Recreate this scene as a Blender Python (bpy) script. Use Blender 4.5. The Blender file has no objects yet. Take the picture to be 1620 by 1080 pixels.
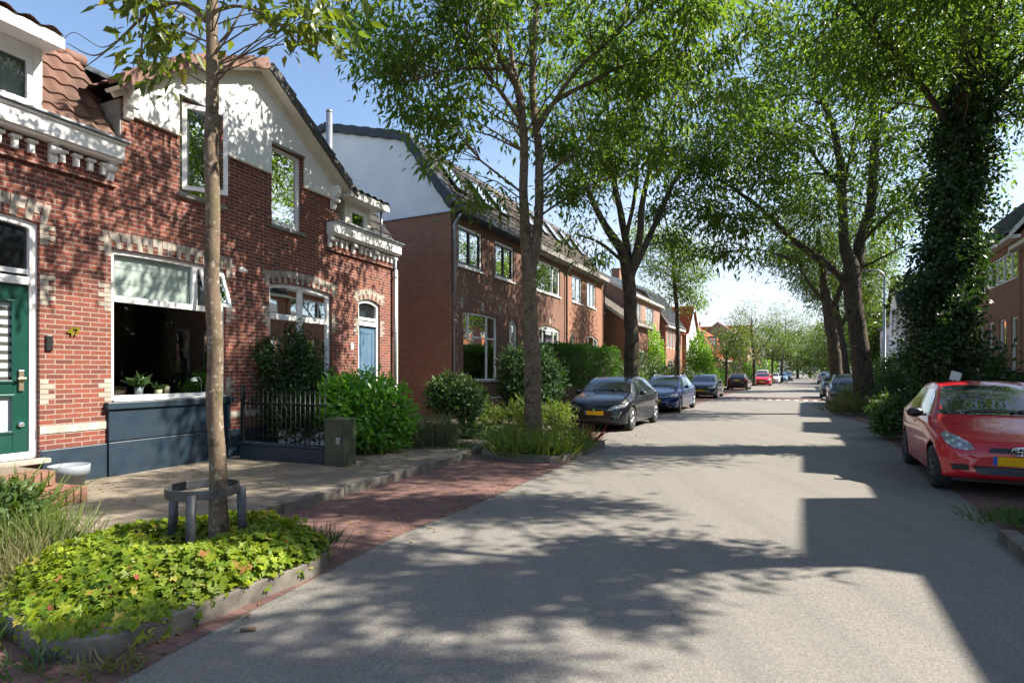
import bpy, bmesh, math, random
import numpy as np
from mathutils import Vector, Matrix, noise
from mathutils.geometry import tessellate_polygon, delaunay_2d_cdt
from mathutils.bvhtree import BVHTree
R = math.radians
rnd = random.Random(7)
rng = np.random.default_rng(11)
SC = bpy.context.scene
COL = SC.collection
# ------------------------------------------------------------ camera, sky, sun, exposure
F, HZ, CH = 885.0, 588.0, 1.6          # focal length in px of the 1620 px wide photo, horizon row, eye height
cam = bpy.data.objects.new('camera', bpy.data.cameras.new('camera')); COL.objects.link(cam)
cam.location = (0, 0, CH); cam.rotation_euler = (R(90), 0, 0)
cam.data.sensor_width = 36; cam.data.lens = 36 * F / 1620; cam.data.shift_y = (HZ - 540) / 1620
cam.data.clip_start = .05; cam.data.clip_end = 3000
SC.camera = cam
SUN_EL, SUN_AZ = 42.0, 88.0            # azimuth clockwise from +Y
SC.view_settings.view_transform = 'Standard'; SC.view_settings.look = 'None'
SC.view_settings.exposure = 1.45; SC.view_settings.gamma = 1; SC.view_settings.use_curve_mapping = False
W = bpy.data.worlds.new("World"); SC.world = W; W.use_nodes = True
nt = W.node_tree; nt.nodes.clear()
def wn(t, **k):
    n = nt.nodes.new(t)
    for a, b in k.items(): setattr(n, a, b)
    return n
sky = wn('ShaderNodeTexSky'); sky.sky_type = 'NISHITA'; sky.sun_disc = False
sky.sun_elevation = R(SUN_EL); sky.sun_rotation = R(SUN_AZ); sky.air_density = 1.0; sky.dust_density = .9; sky.ozone_density = 1.6
tc = wn('ShaderNodeTexCoord'); mp = wn('ShaderNodeMapping'); mp.inputs['Scale'].default_value = (1.6, 1.6, 5)
cn = wn('ShaderNodeTexNoise'); cn.inputs['Scale'].default_value = 1.5; cn.inputs['Detail'].default_value = 9; cn.inputs['Roughness'].default_value = .58
cr = wn('ShaderNodeMapRange'); cr.inputs[1].default_value = .38; cr.inputs[2].default_value = .62
sx = wn('ShaderNodeSeparateXYZ')
# clouds bank low over the end of the street (world +X +Y), clear sky overhead and to the left
az = wn('ShaderNodeMapRange'); az.inputs[1].default_value = -.28; az.inputs[2].default_value = .38
el = wn('ShaderNodeMapRange'); el.inputs[1].default_value = .50; el.inputs[2].default_value = .12
mu = wn('ShaderNodeMath', operation='MULTIPLY'); mu2 = wn('ShaderNodeMath', operation='MULTIPLY'); ad = wn('ShaderNodeMath', operation='ADD'); ad.inputs[1].default_value = .16
mx = wn('ShaderNodeMix', data_type='RGBA'); mx.inputs[7].default_value = (3.7, 3.95, 4.3, 1)
bg = wn('ShaderNodeBackground'); bg.inputs[1].default_value = .098
wo = wn('ShaderNodeOutputWorld')
L = nt.links.new
L(tc.outputs['Generated'], mp.inputs[0]); L(mp.outputs[0], cn.inputs[0]); L(cn.outputs[0], cr.inputs[0])
L(tc.outputs['Generated'], sx.inputs[0]); L(sx.outputs[0], az.inputs[0]); L(sx.outputs[2], el.inputs[0])
L(az.outputs[0], mu.inputs[0]); L(el.outputs[0], mu.inputs[1]); L(cr.outputs[0], ad.inputs[0]); L(ad.outputs[0], mu2.inputs[0]); L(mu.outputs[0], mu2.inputs[1])
L(mu2.outputs[0], mx.inputs[0]); L(sky.outputs[0], mx.inputs[6]); L(mx.outputs[2], bg.inputs[0]); L(bg.outputs[0], wo.inputs[0])
sl = bpy.data.lights.new('sun', 'SUN'); sl.energy = 5.0; sl.angle = R(.53); sl.color = (1, .925, .81)
so = bpy.data.objects.new('sun', sl); COL.objects.link(so)
sd = Vector((math.sin(R(SUN_AZ)) * math.cos(R(SUN_EL)), math.cos(R(SUN_AZ)) * math.cos(R(SUN_EL)), math.sin(R(SUN_EL))))
so.rotation_euler = (-sd).to_track_quat('-Z', 'Y').to_euler()

# ------------------------------------------------------------ frames and helpers
SA = R(27.46)
ND = Vector((math.cos(SA), -math.sin(SA), 0)); DD = Vector((math.sin(SA), math.cos(SA), 0))
def SW(lat, along, z=0.0): return ND * lat + DD * along + Vector((0, 0, z))     # street frame -> world
def PX(px, py, Y): return Vector(((px - 810) / F * Y, Y, CH - (py - HZ) / F * Y))
def lat_at(L_, px):
    k = (px - 810) / F
    return L_ * (math.cos(SA) + math.sin(SA) * k) / (math.cos(SA) * k - math.sin(SA))
def put(o, label=None, cat=None, group=None, kind=None):
    if label: o['label'] = label
    if cat: o['category'] = cat
    if group: o['group'] = group
    if kind: o['kind'] = kind
    return o
def empty(name, loc=(0, 0, 0), rz=0.0, parent=None):
    o = bpy.data.objects.new(name, None); COL.objects.link(o); o.location = loc; o.rotation_euler = (0, 0, rz)
    o.empty_display_size = .2
    if parent: o.parent = parent
    return o
def copy_tree(o, parent=None):
    c = o.copy(); COL.objects.link(c); c.parent = parent
    for ch in list(o.children): copy_tree(ch, c)
    return c
class MB:
    def __init__(s): s.v = []; s.f = []; s.sm = []
    def add(s, vs, fs, smooth=False):
        b = len(s.v); s.v += [tuple(v) for v in vs]
        for f in fs: s.f.append(tuple(b + i for i in f)); s.sm.append(smooth)
    def box(s, x0, x1, y0, y1, z0, z1):
        s.add([(x0,y0,z0),(x1,y0,z0),(x1,y1,z0),(x0,y1,z0),(x0,y0,z1),(x1,y0,z1),(x1,y1,z1),(x0,y1,z1)],
              [(0,3,2,1),(4,5,6,7),(0,1,5,4),(1,2,6,5),(2,3,7,6),(3,0,4,7)])
    def prism(s, pts, y0, y1, ax='y'):
        # polygon in (a,z) extruded along y (ax 'y'), in (y,z) extruded along x (ax 'x'), in (x,y) along z (ax 'z')
        n = len(pts)
        def m(p, t): return (p[0], t, p[1]) if ax == 'y' else ((t, p[0], p[1]) if ax == 'x' else (p[0], p[1], t))
        vs = [m(p, y0) for p in pts] + [m(p, y1) for p in pts]
        tri = tessellate_polygon([[Vector((p[0], p[1], 0)) for p in pts]])
        s.add(vs, [tuple(t) for t in tri] + [tuple(i + n for i in t) for t in tri] + [(i, (i + 1) % n, (i + 1) % n + n, i + n) for i in range(n)])
    def ring(s, outer, inner, y0, y1):
        n = len(outer)
        vs = [(p[0], y0, p[1]) for p in outer] + [(p[0], y0, p[1]) for p in inner] + [(p[0], y1, p[1]) for p in outer] + [(p[0], y1, p[1]) for p in inner]
        fs = []
        for i in range(n):
            j = (i + 1) % n
            fs += [(i, j, j + n, i + n), (i + 2*n, i + 3*n, j + 3*n, j + 2*n), (i, i + 2*n, j + 2*n, j), (i + n, j + n, j + 3*n, i + 3*n)]
        s.add(vs, fs)
    def tube(s, pts, rad, n=8, cap=True, smooth=True):
        pts = [Vector(p) for p in pts]
        if not hasattr(rad, '__len__'): rad = [rad] * len(pts)
        up = Vector((.13, .31, 1)).normalized(); rings = []
        vs = []
        for i, p in enumerate(pts):
            t = (pts[min(i + 1, len(pts) - 1)] - pts[max(i - 1, 0)])
            t = t.normalized() if t.length > 1e-9 else Vector((0, 0, 1))
            a = t.cross(up)
            if a.length < 1e-3: a = t.cross(Vector((1, 0, 0)))
            a.normalize(); b = t.cross(a)
            for k in range(n):
                th = 2 * math.pi * k / n
                vs.append(p + (a * math.cos(th) + b * math.sin(th)) * rad[i])
        fs = []
        for i in range(len(pts) - 1):
            for k in range(n):
                k2 = (k + 1) % n
                fs.append((i*n + k, i*n + k2, (i+1)*n + k2, (i+1)*n + k))
        if cap: fs += [tuple(range(n - 1, -1, -1)), tuple((len(pts)-1)*n + k for k in range(n))]
        s.add(vs, fs, smooth)
    def lathe(s, prof, c=(0, 0, 0), n=24, axis='z', smooth=True):
        vs = []; fs = []
        for (r, h) in prof:
            for k in range(n):
                th = 2 * math.pi * k / n; a, b = r * math.cos(th), r * math.sin(th)
                p = (a, b, h) if axis == 'z' else ((h, a, b) if axis == 'x' else (a, h, b))
                vs.append((c[0] + p[0], c[1] + p[1], c[2] + p[2]))
        for i in range(len(prof) - 1):
            for k in range(n):
                k2 = (k + 1) % n; fs.append((i*n + k, i*n + k2, (i+1)*n + k2, (i+1)*n + k))
        s.add(vs, fs, smooth)
    def wall(s, outline, holes, y=0.0, reveal=.12):
        loops = [outline] + holes
        tri = tessellate_polygon([[Vector((p[0], p[1], 0)) for p in lp] for lp in loops])
        flat = [p for lp in loops for p in lp]
        s.add([(p[0], y, p[1]) for p in flat], [tuple(t) for t in tri])
        for h in holes:
            n = len(h)
            s.add([(p[0], y, p[1]) for p in h] + [(p[0], y + reveal, p[1]) for p in h], [(i, (i+1) % n, (i+1) % n + n, i + n) for i in range(n)])
    def build(s, name, mat, parent=None, loc=None, rz=None, bevel=0, auto=False):
        me = bpy.data.meshes.new(name); me.from_pydata(s.v, [], s.f)
        bm = bmesh.new(); bm.from_mesh(me); bmesh.ops.recalc_face_normals(bm, faces=bm.faces); bm.to_mesh(me); bm.free()
        if len(me.polygons) == len(s.sm): me.polygons.foreach_set('use_smooth', s.sm)
        mats = mat if isinstance(mat, (list, tuple)) else [mat]
        for m in mats: me.materials.append(m)
        o = bpy.data.objects.new(name, me); COL.objects.link(o)
        if parent: o.parent = parent
        if loc is not None: o.location = loc
        if rz is not None: o.rotation_euler = (0, 0, rz)
        if bevel:
            b = o.modifiers.new('bevel', 'BEVEL'); b.width = bevel; b.segments = 2; b.limit_method = 'ANGLE'; b.angle_limit = R(40)
        return o
def rect(u0, u1, z0, z1): return [(u0, z0), (u1, z0), (u1, z1), (u0, z1)]
def arch(u0, u1, z0, z1, rise, n=10):
    # opening with a segmental arched head, z1 = height at the springing, z1+rise at the crown
    pts = [(u0, z0), (u1, z0)]
    for i in range(n + 1):
        t = i / n; u = u1 + (u0 - u1) * t
        pts.append((u, z1 + rise * (1 - (2 * t - 1) ** 2)))
    return pts
def inset(pts, f):
    u0 = min(p[0] for p in pts); u1 = max(p[0] for p in pts); z0 = min(p[1] for p in pts); zm = max(p[1] for p in pts)
    out = []
    for (u, z) in pts: out.append((min(max(u, u0 + f), u1 - f), z + f if z <= z0 + 1e-6 else z - f))
    return out

# ------------------------------------------------------------ materials
def mat(name, col=(.5, .5, .5), rough=.6, metal=0.0, spec=.5, coat=0.0):
    m = bpy.data.materials.new(name); m.use_nodes = True
    b = m.node_tree.nodes['Principled BSDF']
    b.inputs['Base Color'].default_value = (*col, 1); b.inputs['Roughness'].default_value = rough; b.inputs['Metallic'].default_value = metal
    b.inputs['Specular IOR Level'].default_value = spec; b.inputs['Coat Weight'].default_value = coat; b.inputs['Coat Roughness'].default_value = .03
    return m
class G:     # small node-graph helper
    def __init__(s, m): s.m = m; s.t = m.node_tree; s.b = s.t.nodes.get('Principled BSDF')
    def n(s, ty, **k):
        x = s.t.nodes.new(ty)
        for a, b in k.items():
            if a.startswith('i_'): x.inputs[a[2:].replace('_', ' ')].default_value = b
            else: setattr(x, a, b)
        return x
    def l(s, a, b): s.t.links.new(a, b)
    def obj(s): return s.n('ShaderNodeTexCoord').outputs['Object']
    def pos(s): return s.n('ShaderNodeNewGeometry').outputs['Position']
    def noise(s, vec, sc, det=4, ro=.55):
        x = s.n('ShaderNodeTexNoise'); x.inputs['Scale'].default_value = sc; x.inputs['Detail'].default_value = det; x.inputs['Roughness'].default_value = ro
        if vec is not None: s.l(vec, x.inputs['Vector'])
        return x.outputs[0]
    def ramp(s, fac, a, b, lo=0.0, hi=1.0):
        x = s.n('ShaderNodeMapRange'); x.inputs[1].default_value = a; x.inputs[2].default_value = b; x.inputs[3].default_value = lo; x.inputs[4].default_value = hi
        s.l(fac, x.inputs[0]); return x.outputs[0]
    def mix(s, fac, a, b, mode='MIX'):
        x = s.n('ShaderNodeMix', data_type='RGBA', blend_type=mode)
        for i, v in ((6, a), (7, b)):
            if isinstance(v, tuple): x.inputs[i].default_value = (*v, 1) if len(v) == 3 else v
            else: s.l(v, x.inputs[i])
        if isinstance(fac, (int, float)): x.inputs[0].default_value = fac
        else: s.l(fac, x.inputs[0])
        return x.outputs[2]
    def bump(s, h, st=.3, d=.01):
        x = s.n('ShaderNodeBump'); x.inputs['Strength'].default_value = st; x.inputs['Distance'].default_value = d
        s.l(h, x.inputs['Height']); s.l(x.outputs[0], s.b.inputs['Normal']); return x
    def col(s, c): s.l(c, s.b.inputs['Base Color'])
def noisy(name, c1, c2, sc=3.0, rough=.7, bump=.15, bsc=60, space='obj', **k):
    m = mat(name, c1, rough, **k); g = G(m); v = g.obj() if space == 'obj' else g.pos()
    n1 = g.noise(v, sc, 6, .6); c = g.mix(g.ramp(n1, .32, .68), c1, c2); g.col(c)
    if bump: g.bump(g.noise(v, bsc, 3), bump, .004)
    return m
def brick(name, c1, c2, mortar, bw=.215, rh=.0655, ms=.014, squash=False, dirt=.25, wall=True, off=.5, bstr=.5):
    m = mat(name, c1, .82, spec=.25); g = G(m); v = g.obj()
    if wall:
        sp = g.n('ShaderNodeSeparateXYZ'); g.l(v, sp.inputs[0])
        a = g.n('ShaderNodeMath', operation='ADD'); g.l(sp.outputs[0], a.inputs[0]); g.l(sp.outputs[1], a.inputs[1])
        cb = g.n('ShaderNodeCombineXYZ'); g.l(a.outputs[0], cb.inputs[0]); g.l(sp.outputs[2], cb.inputs[1]); vec = cb.outputs[0]
    else: vec = v
    # slight irregularity of the courses
    wv = g.n('ShaderNodeVectorMath', operation='MULTIPLY_ADD'); nz = g.n('ShaderNodeTexNoise'); nz.inputs['Scale'].default_value = 9; g.l(v, nz.inputs['Vector'])
    g.l(nz.outputs[1], wv.inputs[0]); wv.inputs[1].default_value = (.006, .006, 0); g.l(vec, wv.inputs[2]); vec = wv.outputs[0]
    b = g.n('ShaderNodeTexBrick'); b.offset = off; b.squash = .5 if squash else 1.0; b.squash_frequency = 2
    b.inputs['Scale'].default_value = 1; b.inputs['Brick Width'].default_value = bw; b.inputs['Row Height'].default_value = rh
    b.inputs['Mortar Size'].default_value = ms * .5; b.inputs['Mortar Smooth'].default_value = .25; b.inputs['Bias'].default_value = -.1
    b.inputs['Color1'].default_value = (*c1, 1); b.inputs['Color2'].default_value = (*c2, 1); b.inputs['Mortar'].default_value = (*mortar, 1)
    g.l(vec, b.inputs['Vector'])
    n1 = g.noise(v, 1.1, 7, .62); n2 = g.noise(v, 26, 3, .6)
    c = g.mix(g.ramp(n1, .38, .72, 0, dirt), b.outputs[0], tuple(x * .35 for x in c1))
    c = g.mix(g.ramp(n2, .35, .7, 0, .35), c, tuple(x * .62 for x in c2))
    g.col(c)
    h = g.n('ShaderNodeMath', operation='MULTIPLY_ADD'); h.inputs[1].default_value = -1; g.l(b.outputs[1], h.inputs[0]); g.l(g.ramp(n2, 0, 1, 0, .5), h.inputs[2])
    g.bump(h.outputs[0], bstr, .006)
    return m
M = {}
M['brick_red'] = brick('red_brick', (.245, .070, .043), (.115, .043, .035), (.34, .285, .24), squash=False, dirt=.3)
M['brick_brown'] = brick('brown_brick', (.225, .098, .062), (.13, .062, .045), (.30, .24, .19), bw=.21, rh=.0655, ms=.017, dirt=.45)
M['brick_side'] = brick('side_brick', (.33, .145, .088), (.24, .105, .066), (.34, .25, .185), bw=.21, rh=.0655, ms=.015, dirt=.2)
M['brick_pale'] = brick('pale_brick', (.36, .19, .13), (.28, .14, .10), (.34, .28, .23), dirt=.2)
M['brick_orange'] = brick('orange_brick', (.42, .17, .10), (.34, .13, .085), (.36, .28, .22), dirt=.15)
M['stone'] = noisy('stone', (.38, .34, .285), (.23, .20, .165), 5, .85)
M['band'] = noisy('band_stone', (.48, .44, .38), (.27, .24, .20), 5, .8, .3)
M['white'] = noisy('white_paint', (.82, .82, .80), (.70, .70, .67), 2.2, .42, .05)
M['cream'] = noisy('cream_paint', (.70, .66, .56), (.56, .52, .43), 3, .5, .05)
M['stucco'] = noisy('white_stucco', (.80, .80, .80), (.66, .67, .68), .8, .85, .3, 90)
M['concrete'] = noisy('concrete', (.30, .285, .26), (.17, .16, .145), 3.5, .88, .4, 70, 'pos')
M['kerb'] = noisy('kerb_concrete', (.19, .172, .148), (.085, .076, .064), 6, .88, .6, 80, 'pos')
M['navy'] = noisy('navy_render', (.010, .026, .044), (.022, .036, .052), 5, .42, .15, 120)
M['soil'] = noisy('soil', (.075, .052, .034), (.14, .10, .065), 12, .95, .9, 60, 'pos')
M['darkmetal'] = noisy('dark_metal', (.045, .05, .058), (.09, .095, .10), 18, .5, .1, 90, metal=.3)
M['zinc'] = noisy('zinc', (.36, .39, .42), (.26, .28, .31), 7, .38, .05, metal=.75)
M['black'] = mat('black_plastic', (.012, .012, .013), .38)
M['rubber'] = noisy('rubber', (.018, .018, .019), (.03, .029, .027), 20, .8)
M['chrome'] = mat('chrome', (.75, .77, .8), .12, 1)
M['green_door'] = noisy('green_door_paint', (.004, .040, .030), (.007, .055, .040), 4, .28, .05, coat=.3)
M['blue_door'] = noisy('blue_door_paint', (.10, .17, .25), (.07, .13, .20), 4, .35, .05)
M['cab_green'] = noisy('cabinet_green', (.06, .085, .045), (.035, .052, .03), 5, .55, .15)
M['wood'] = noisy('weathered_wood', (.20, .135, .085), (.11, .075, .05), 9, .8, .4)
M['blind'] = noisy('blind_fabric', (.52, .56, .53), (.42, .47, .45), 2.2, .8, .02)
M['curtain'] = noisy('curtain_fabric', (.40, .42, .38), (.20, .22, .20), 6, .85, .1)
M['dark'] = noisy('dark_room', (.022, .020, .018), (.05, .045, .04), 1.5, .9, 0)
M['terracotta'] = noisy('terracotta', (.42, .24, .14), (.55, .36, .24), 6, .8)
M['cream_pot'] = noisy('cream_pot', (.6, .5, .36), (.5, .42, .3), 6, .6)
M['pot_grey'] = noisy('grey_plastic', (.24, .27, .30), (.18, .21, .24), 3, .5, .05)
M['brass'] = mat('brushed_steel', (.6, .52, .36), .3, .9)
M['road_white'] = noisy('road_paint', (.72, .72, .70), (.45, .45, .43), 8, .7, .2, 80, 'pos')
M['yellow'] = mat('yellow_plate', (.85, .47, .01), .4)
M['plateblue'] = mat('plate_blue', (.03, .12, .5), .4)
def glass_mat():
    m = mat('window_glass', (.02, .03, .03), .03); g = G(m); out = g.t.nodes['Material Output']
    tr = g.n('ShaderNodeBsdfTransparent'); tr.inputs[0].default_value = (.86, .91, .89, 1)
    gl = g.n('ShaderNodeBsdfGlossy'); gl.inputs['Roughness'].default_value = .015
    nb = g.n('ShaderNodeBump'); nb.inputs['Strength'].default_value = .08; nb.inputs['Distance'].default_value = .02; g.l(g.noise(g.obj(), 1.3, 2), nb.inputs['Height']); g.l(nb.outputs[0], gl.inputs['Normal'])
    fr = g.n('ShaderNodeFresnel'); fr.inputs[0].default_value = 1.55
    mx = g.n('ShaderNodeMixShader'); g.l(fr.outputs[0], mx.inputs[0]); g.l(tr.outputs[0], mx.inputs[1]); g.l(gl.outputs[0], mx.inputs[2]); g.l(mx.outputs[0], out.inputs[0])
    return m
M['glass'] = glass_mat()
M['dglass'] = mat('dark_glass', (.012, .016, .018), .04, spec=.9)
def car_glass():
    m = mat('car_glass', (.015, .02, .022), .02, spec=1.0, coat=1.0); return m
M['carglass'] = car_glass()
def lamp_glass():
    m = mat('headlamp_glass', (.55, .58, .6), .08, spec=1, coat=1); g = G(m)
    v = g.n('ShaderNodeTexVoronoi'); v.inputs['Scale'].default_value = 14; g.l(g.obj(), v.inputs['Vector'])
    g.col(g.mix(g.ramp(v.outputs[0], .1, .5), (.75, .78, .8), (.16, .17, .18))); return m
M['headlamp'] = lamp_glass()
M['taillamp'] = mat('tail_lamp', (.35, .01, .01), .1, coat=1)
def paint(name, c, flake=.0, dirt=.03):
    m = mat(name, c, .32, metal=flake, spec=.35, coat=.8); g = G(m)
    g.col(g.mix(g.ramp(g.noise(g.obj(), 2.4, 7, .65), .45, .8, 0, dirt), c, (.22, .2, .17)))
    g.l(g.ramp(g.noise(g.obj(), 5, 4), .3, .8, .22, .45), g.b.inputs['Roughness'])
    m.node_tree.nodes['Principled BSDF'].inputs['Coat Roughness'].default_value = .05
    return m
def tiles_mat(name, c1, c2, moss=(.09, .09, .05), mf=.4):
    m = mat(name, c1, .75, spec=.3); g = G(m); v = g.obj()
    gi = g.n('ShaderNodeTexVoronoi'); gi.inputs['Scale'].default_value = 3.6; g.l(v, gi.inputs['Vector'])
    bw = g.n('ShaderNodeSeparateXYZ'); g.l(gi.outputs[1], bw.inputs[0])
    c = g.mix(bw.outputs[0], c1, c2); c = g.mix(g.ramp(g.noise(v, 1.7, 6, .65), .5, .75, 0, mf), c, moss); g.col(c)
    g.bump(g.noise(v, 40, 3), .3, .004); return m
M['tile_brown'] = tiles_mat('brown_roof_tile', (.215, .115, .085), (.15, .085, .07))
M['tile_dark'] = tiles_mat('dark_roof_tile', (.060, .058, .060), (.10, .095, .092), (.13, .12, .10), .5)
M['tile_grey'] = tiles_mat('grey_brown_roof_tile', (.16, .135, .115), (.11, .095, .085), (.10, .10, .07), .5)
M['tile_orange'] = tiles_mat('orange_roof_tile', (.50, .135, .055), (.40, .10, .045), (.2, .12, .07), .3)
M['slate'] = tiles_mat('slate_roof', (.045, .055, .065), (.065, .075, .085))
def leafmat(name, c1, c2, trans=.4, rough=.42, accents=None, spec=.4, clump=1.2):
    m = bpy.data.materials.new(name); m.use_nodes = True; g = G(m); b = g.b; out = g.t.nodes['Material Output']
    ri = g.n('ShaderNodeNewGeometry'); r_ = ri.outputs['Random Per Island']
    c = g.mix(r_, c1, c2)
    c = g.mix(g.ramp(g.noise(ri.outputs['Position'], clump, 3), .35, .65, 0, .55), c, tuple(x * .55 for x in c1))
    if accents:
        for (lo, hi, ac) in accents:
            a = g.n('ShaderNodeMath', operation='GREATER_THAN'); a.inputs[1].default_value = lo; g.l(r_, a.inputs[0])
            bb = g.n('ShaderNodeMath', operation='LESS_THAN'); bb.inputs[1].default_value = hi; g.l(r_, bb.inputs[0])
            mm = g.n('ShaderNodeMath', operation='MULTIPLY'); g.l(a.outputs[0], mm.inputs[0]); g.l(bb.outputs[0], mm.inputs[1])
            c = g.mix(mm.outputs[0], c, ac)
    g.l(c, b.inputs['Base Color']); b.inputs['Roughness'].default_value = rough; b.inputs['Specular IOR Level'].default_value = spec
    tl = g.n('ShaderNodeBsdfTranslucent'); hs = g.n('ShaderNodeMix', data_type='RGBA', blend_type='MULTIPLY'); hs.inputs[0].default_value = 1
    g.l(c, hs.inputs[6]); hs.inputs[7].default_value = (1.9, 2.0, .7, 1); g.l(hs.outputs[2], tl.inputs[0])
    mx = g.n('ShaderNodeMixShader'); mx.inputs[0].default_value = trans
    g.l(b.outputs[0], mx.inputs[1]); g.l(tl.outputs[0], mx.inputs[2]); g.l(mx.outputs[0], out.inputs[0])
    return m
M['leaf_tree'] = leafmat('street_tree_leaf', (.064, .125, .022), (.140, .190, .034), .52)
M['leaf_tree_b'] = leafmat('far_tree_leaf', (.055, .10, .024), (.115, .155, .036), .42)
M['leaf_olive'] = leafmat('young_tree_leaf', (.075, .115, .022), (.14, .17, .03), .45, accents=[(.93, 1, (.22, .18, .03))])
M['leaf_dark'] = leafmat('dark_leaf', (.022, .058, .018), (.045, .09, .026), .22, .5, spec=.22)
M['leaf_ivy'] = leafmat('ivy_leaf', (.018, .052, .014), (.05, .095, .022), .25, .42, spec=.4)
M['leaf_laurel'] = leafmat('laurel_leaf', (.09, .25, .025), (.17, .36, .04), .42, .30, spec=.6)
M['leaf_hedge'] = leafmat('hedge_leaf', (.055, .155, .018), (.085, .20, .025), .35, .5)
M['leaf_mid'] = leafmat('mid_green_leaf', (.06, .115, .035), (.10, .16, .05), .3, .45)
M['leaf_lime'] = leafmat('lime_leaf', (.13, .27, .03), (.19, .33, .05), .42, .45)
M['leaf_geranium'] = leafmat('geranium_leaf', (.10, .18, .012), (.27, .32, .016), .36, .55, clump=2.5,
    accents=[(.958, .972, (.30, .15, .05)), (.972, .976, (.24, .05, .035)), (.93, .958, (.34, .30, .06))])
M['leaf_lavender'] = leafmat('lavender_leaf', (.15, .19, .10), (.22, .26, .13), .25, .6)
M['leaf_grass'] = leafmat('grass_blade', (.085, .15, .025), (.19, .23, .06), .35, .5)
M['leaf_straw'] = leafmat('dry_grass_blade', (.20, .18, .09), (.11, .14, .04), .3, .7)
M['leaf_red'] = leafmat('red_leaf', (.22, .02, .03), (.30, .05, .05), .3, .4)
M['leaf_fallen'] = leafmat('fallen_leaf', (.26, .15, .06), (.36, .25, .10), .2, .7)
def bark(name, c1, c2, moss=None):
    m = mat(name, c1, .88, spec=.25); g = G(m); v = g.pos()
    mpg = g.n('ShaderNodeMapping'); mpg.inputs['Scale'].default_value = (1, 1, .35); g.l(v, mpg.inputs[0])
    n1 = g.noise(mpg.outputs[0], 9, 8, .7); n2 = g.noise(v, 3.2, 5, .6); n3 = g.noise(v, 34, 2)
    c = g.mix(g.ramp(n1, .35, .65), c1, c2)
    n4 = g.noise(v, 24, 3, .5); c = g.mix(g.ramp(n4, .60, .64, 0, .75), c, (c2[0] * 3, c2[1] * 3.7, c2[2] * 4.2)); n5 = g.noise(v, 6.5, 4, .7); c = g.mix(g.ramp(n5, .54, .62, 0, .75), c, tuple(x * .38 for x in c2)); c = g.mix(g.ramp(n3, .66, .72, 0, .4), c, tuple(min(1, x * 2.2) for x in c2))
    if moss: c = g.mix(g.ramp(n2, .5, .72, 0, .7), c, moss)
    g.col(c); g.bump(n1, .8, .02); return m
M['bark_light'] = bark('young_bark', (.185, .135, .09), (.105, .078, .056), (.11, .10, .04))
M['bark_mid'] = bark('street_tree_bark', (.19, .145, .10), (.115, .088, .062), (.15, .13, .06))
M['bark_dark'] = bark('old_tree_bark', (.10, .076, .055), (.04, .031, .024), (.115, .10, .04))
def asphalt():
    m = mat('asphalt', (.15, .15, .145), .78, spec=.35); g = G(m); v = g.pos()
    vo = g.n('ShaderNodeTexVoronoi'); vo.inputs['Scale'].default_value = 95; g.l(v, vo.inputs['Vector'])
    sp = g.n('ShaderNodeSeparateXYZ'); g.l(vo.outputs[1], sp.inputs[0])
    c = g.mix(g.ramp(sp.outputs[0], 0, 1), (.136, .125, .110), (.238, .221, .196))
    c = g.mix(g.ramp(sp.outputs[1], .93, .96, 0, .4), c, (.33, .31, .28))
    big = g.noise(v, .35, 6, .6); c = g.mix(g.ramp(big, .35, .7, 0, .45), c, (.215, .20, .178))
    st = g.noise(v, 2.1, 6, .7); c = g.mix(g.ramp(st, .58, .78, 0, .35), c, (.085, .085, .085)); mq = g.n('ShaderNodeMapping'); mq.inputs['Rotation'].default_value = (0, 0, SA); mq.inputs['Scale'].default_value = (1.3, .05, 1); g.l(v, mq.inputs[0]); c = g.mix(g.ramp(g.noise(mq.outputs[0], 1.6, 5, .6), .4, .7, 0, .32), c, (.10, .095, .088))
    g.col(c); h = g.n('ShaderNodeMath', operation='ADD'); g.l(vo.outputs[0], h.inputs[0]); g.l(g.noise(v, 260, 2), h.inputs[1]); g.bump(h.outputs[0], .32, .005)
    return m
M['asphalt'] = asphalt()
M['paver_red'] = brick('red_pavers', (.205, .115, .098), (.145, .085, .076), (.075, .06, .05), bw=.205, rh=.105, ms=.008, wall=False, dirt=.35)
M['paver_slab'] = brick('pavement_slabs', (.265, .225, .172), (.195, .165, .125), (.085, .07, .05), bw=.30, rh=.30, ms=.010, wall=False, dirt=.45)
M['ground'] = noisy('earth_ground', (.10, .085, .055), (.07, .08, .035), 1.4, .95, .6, 30, 'pos')
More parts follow.
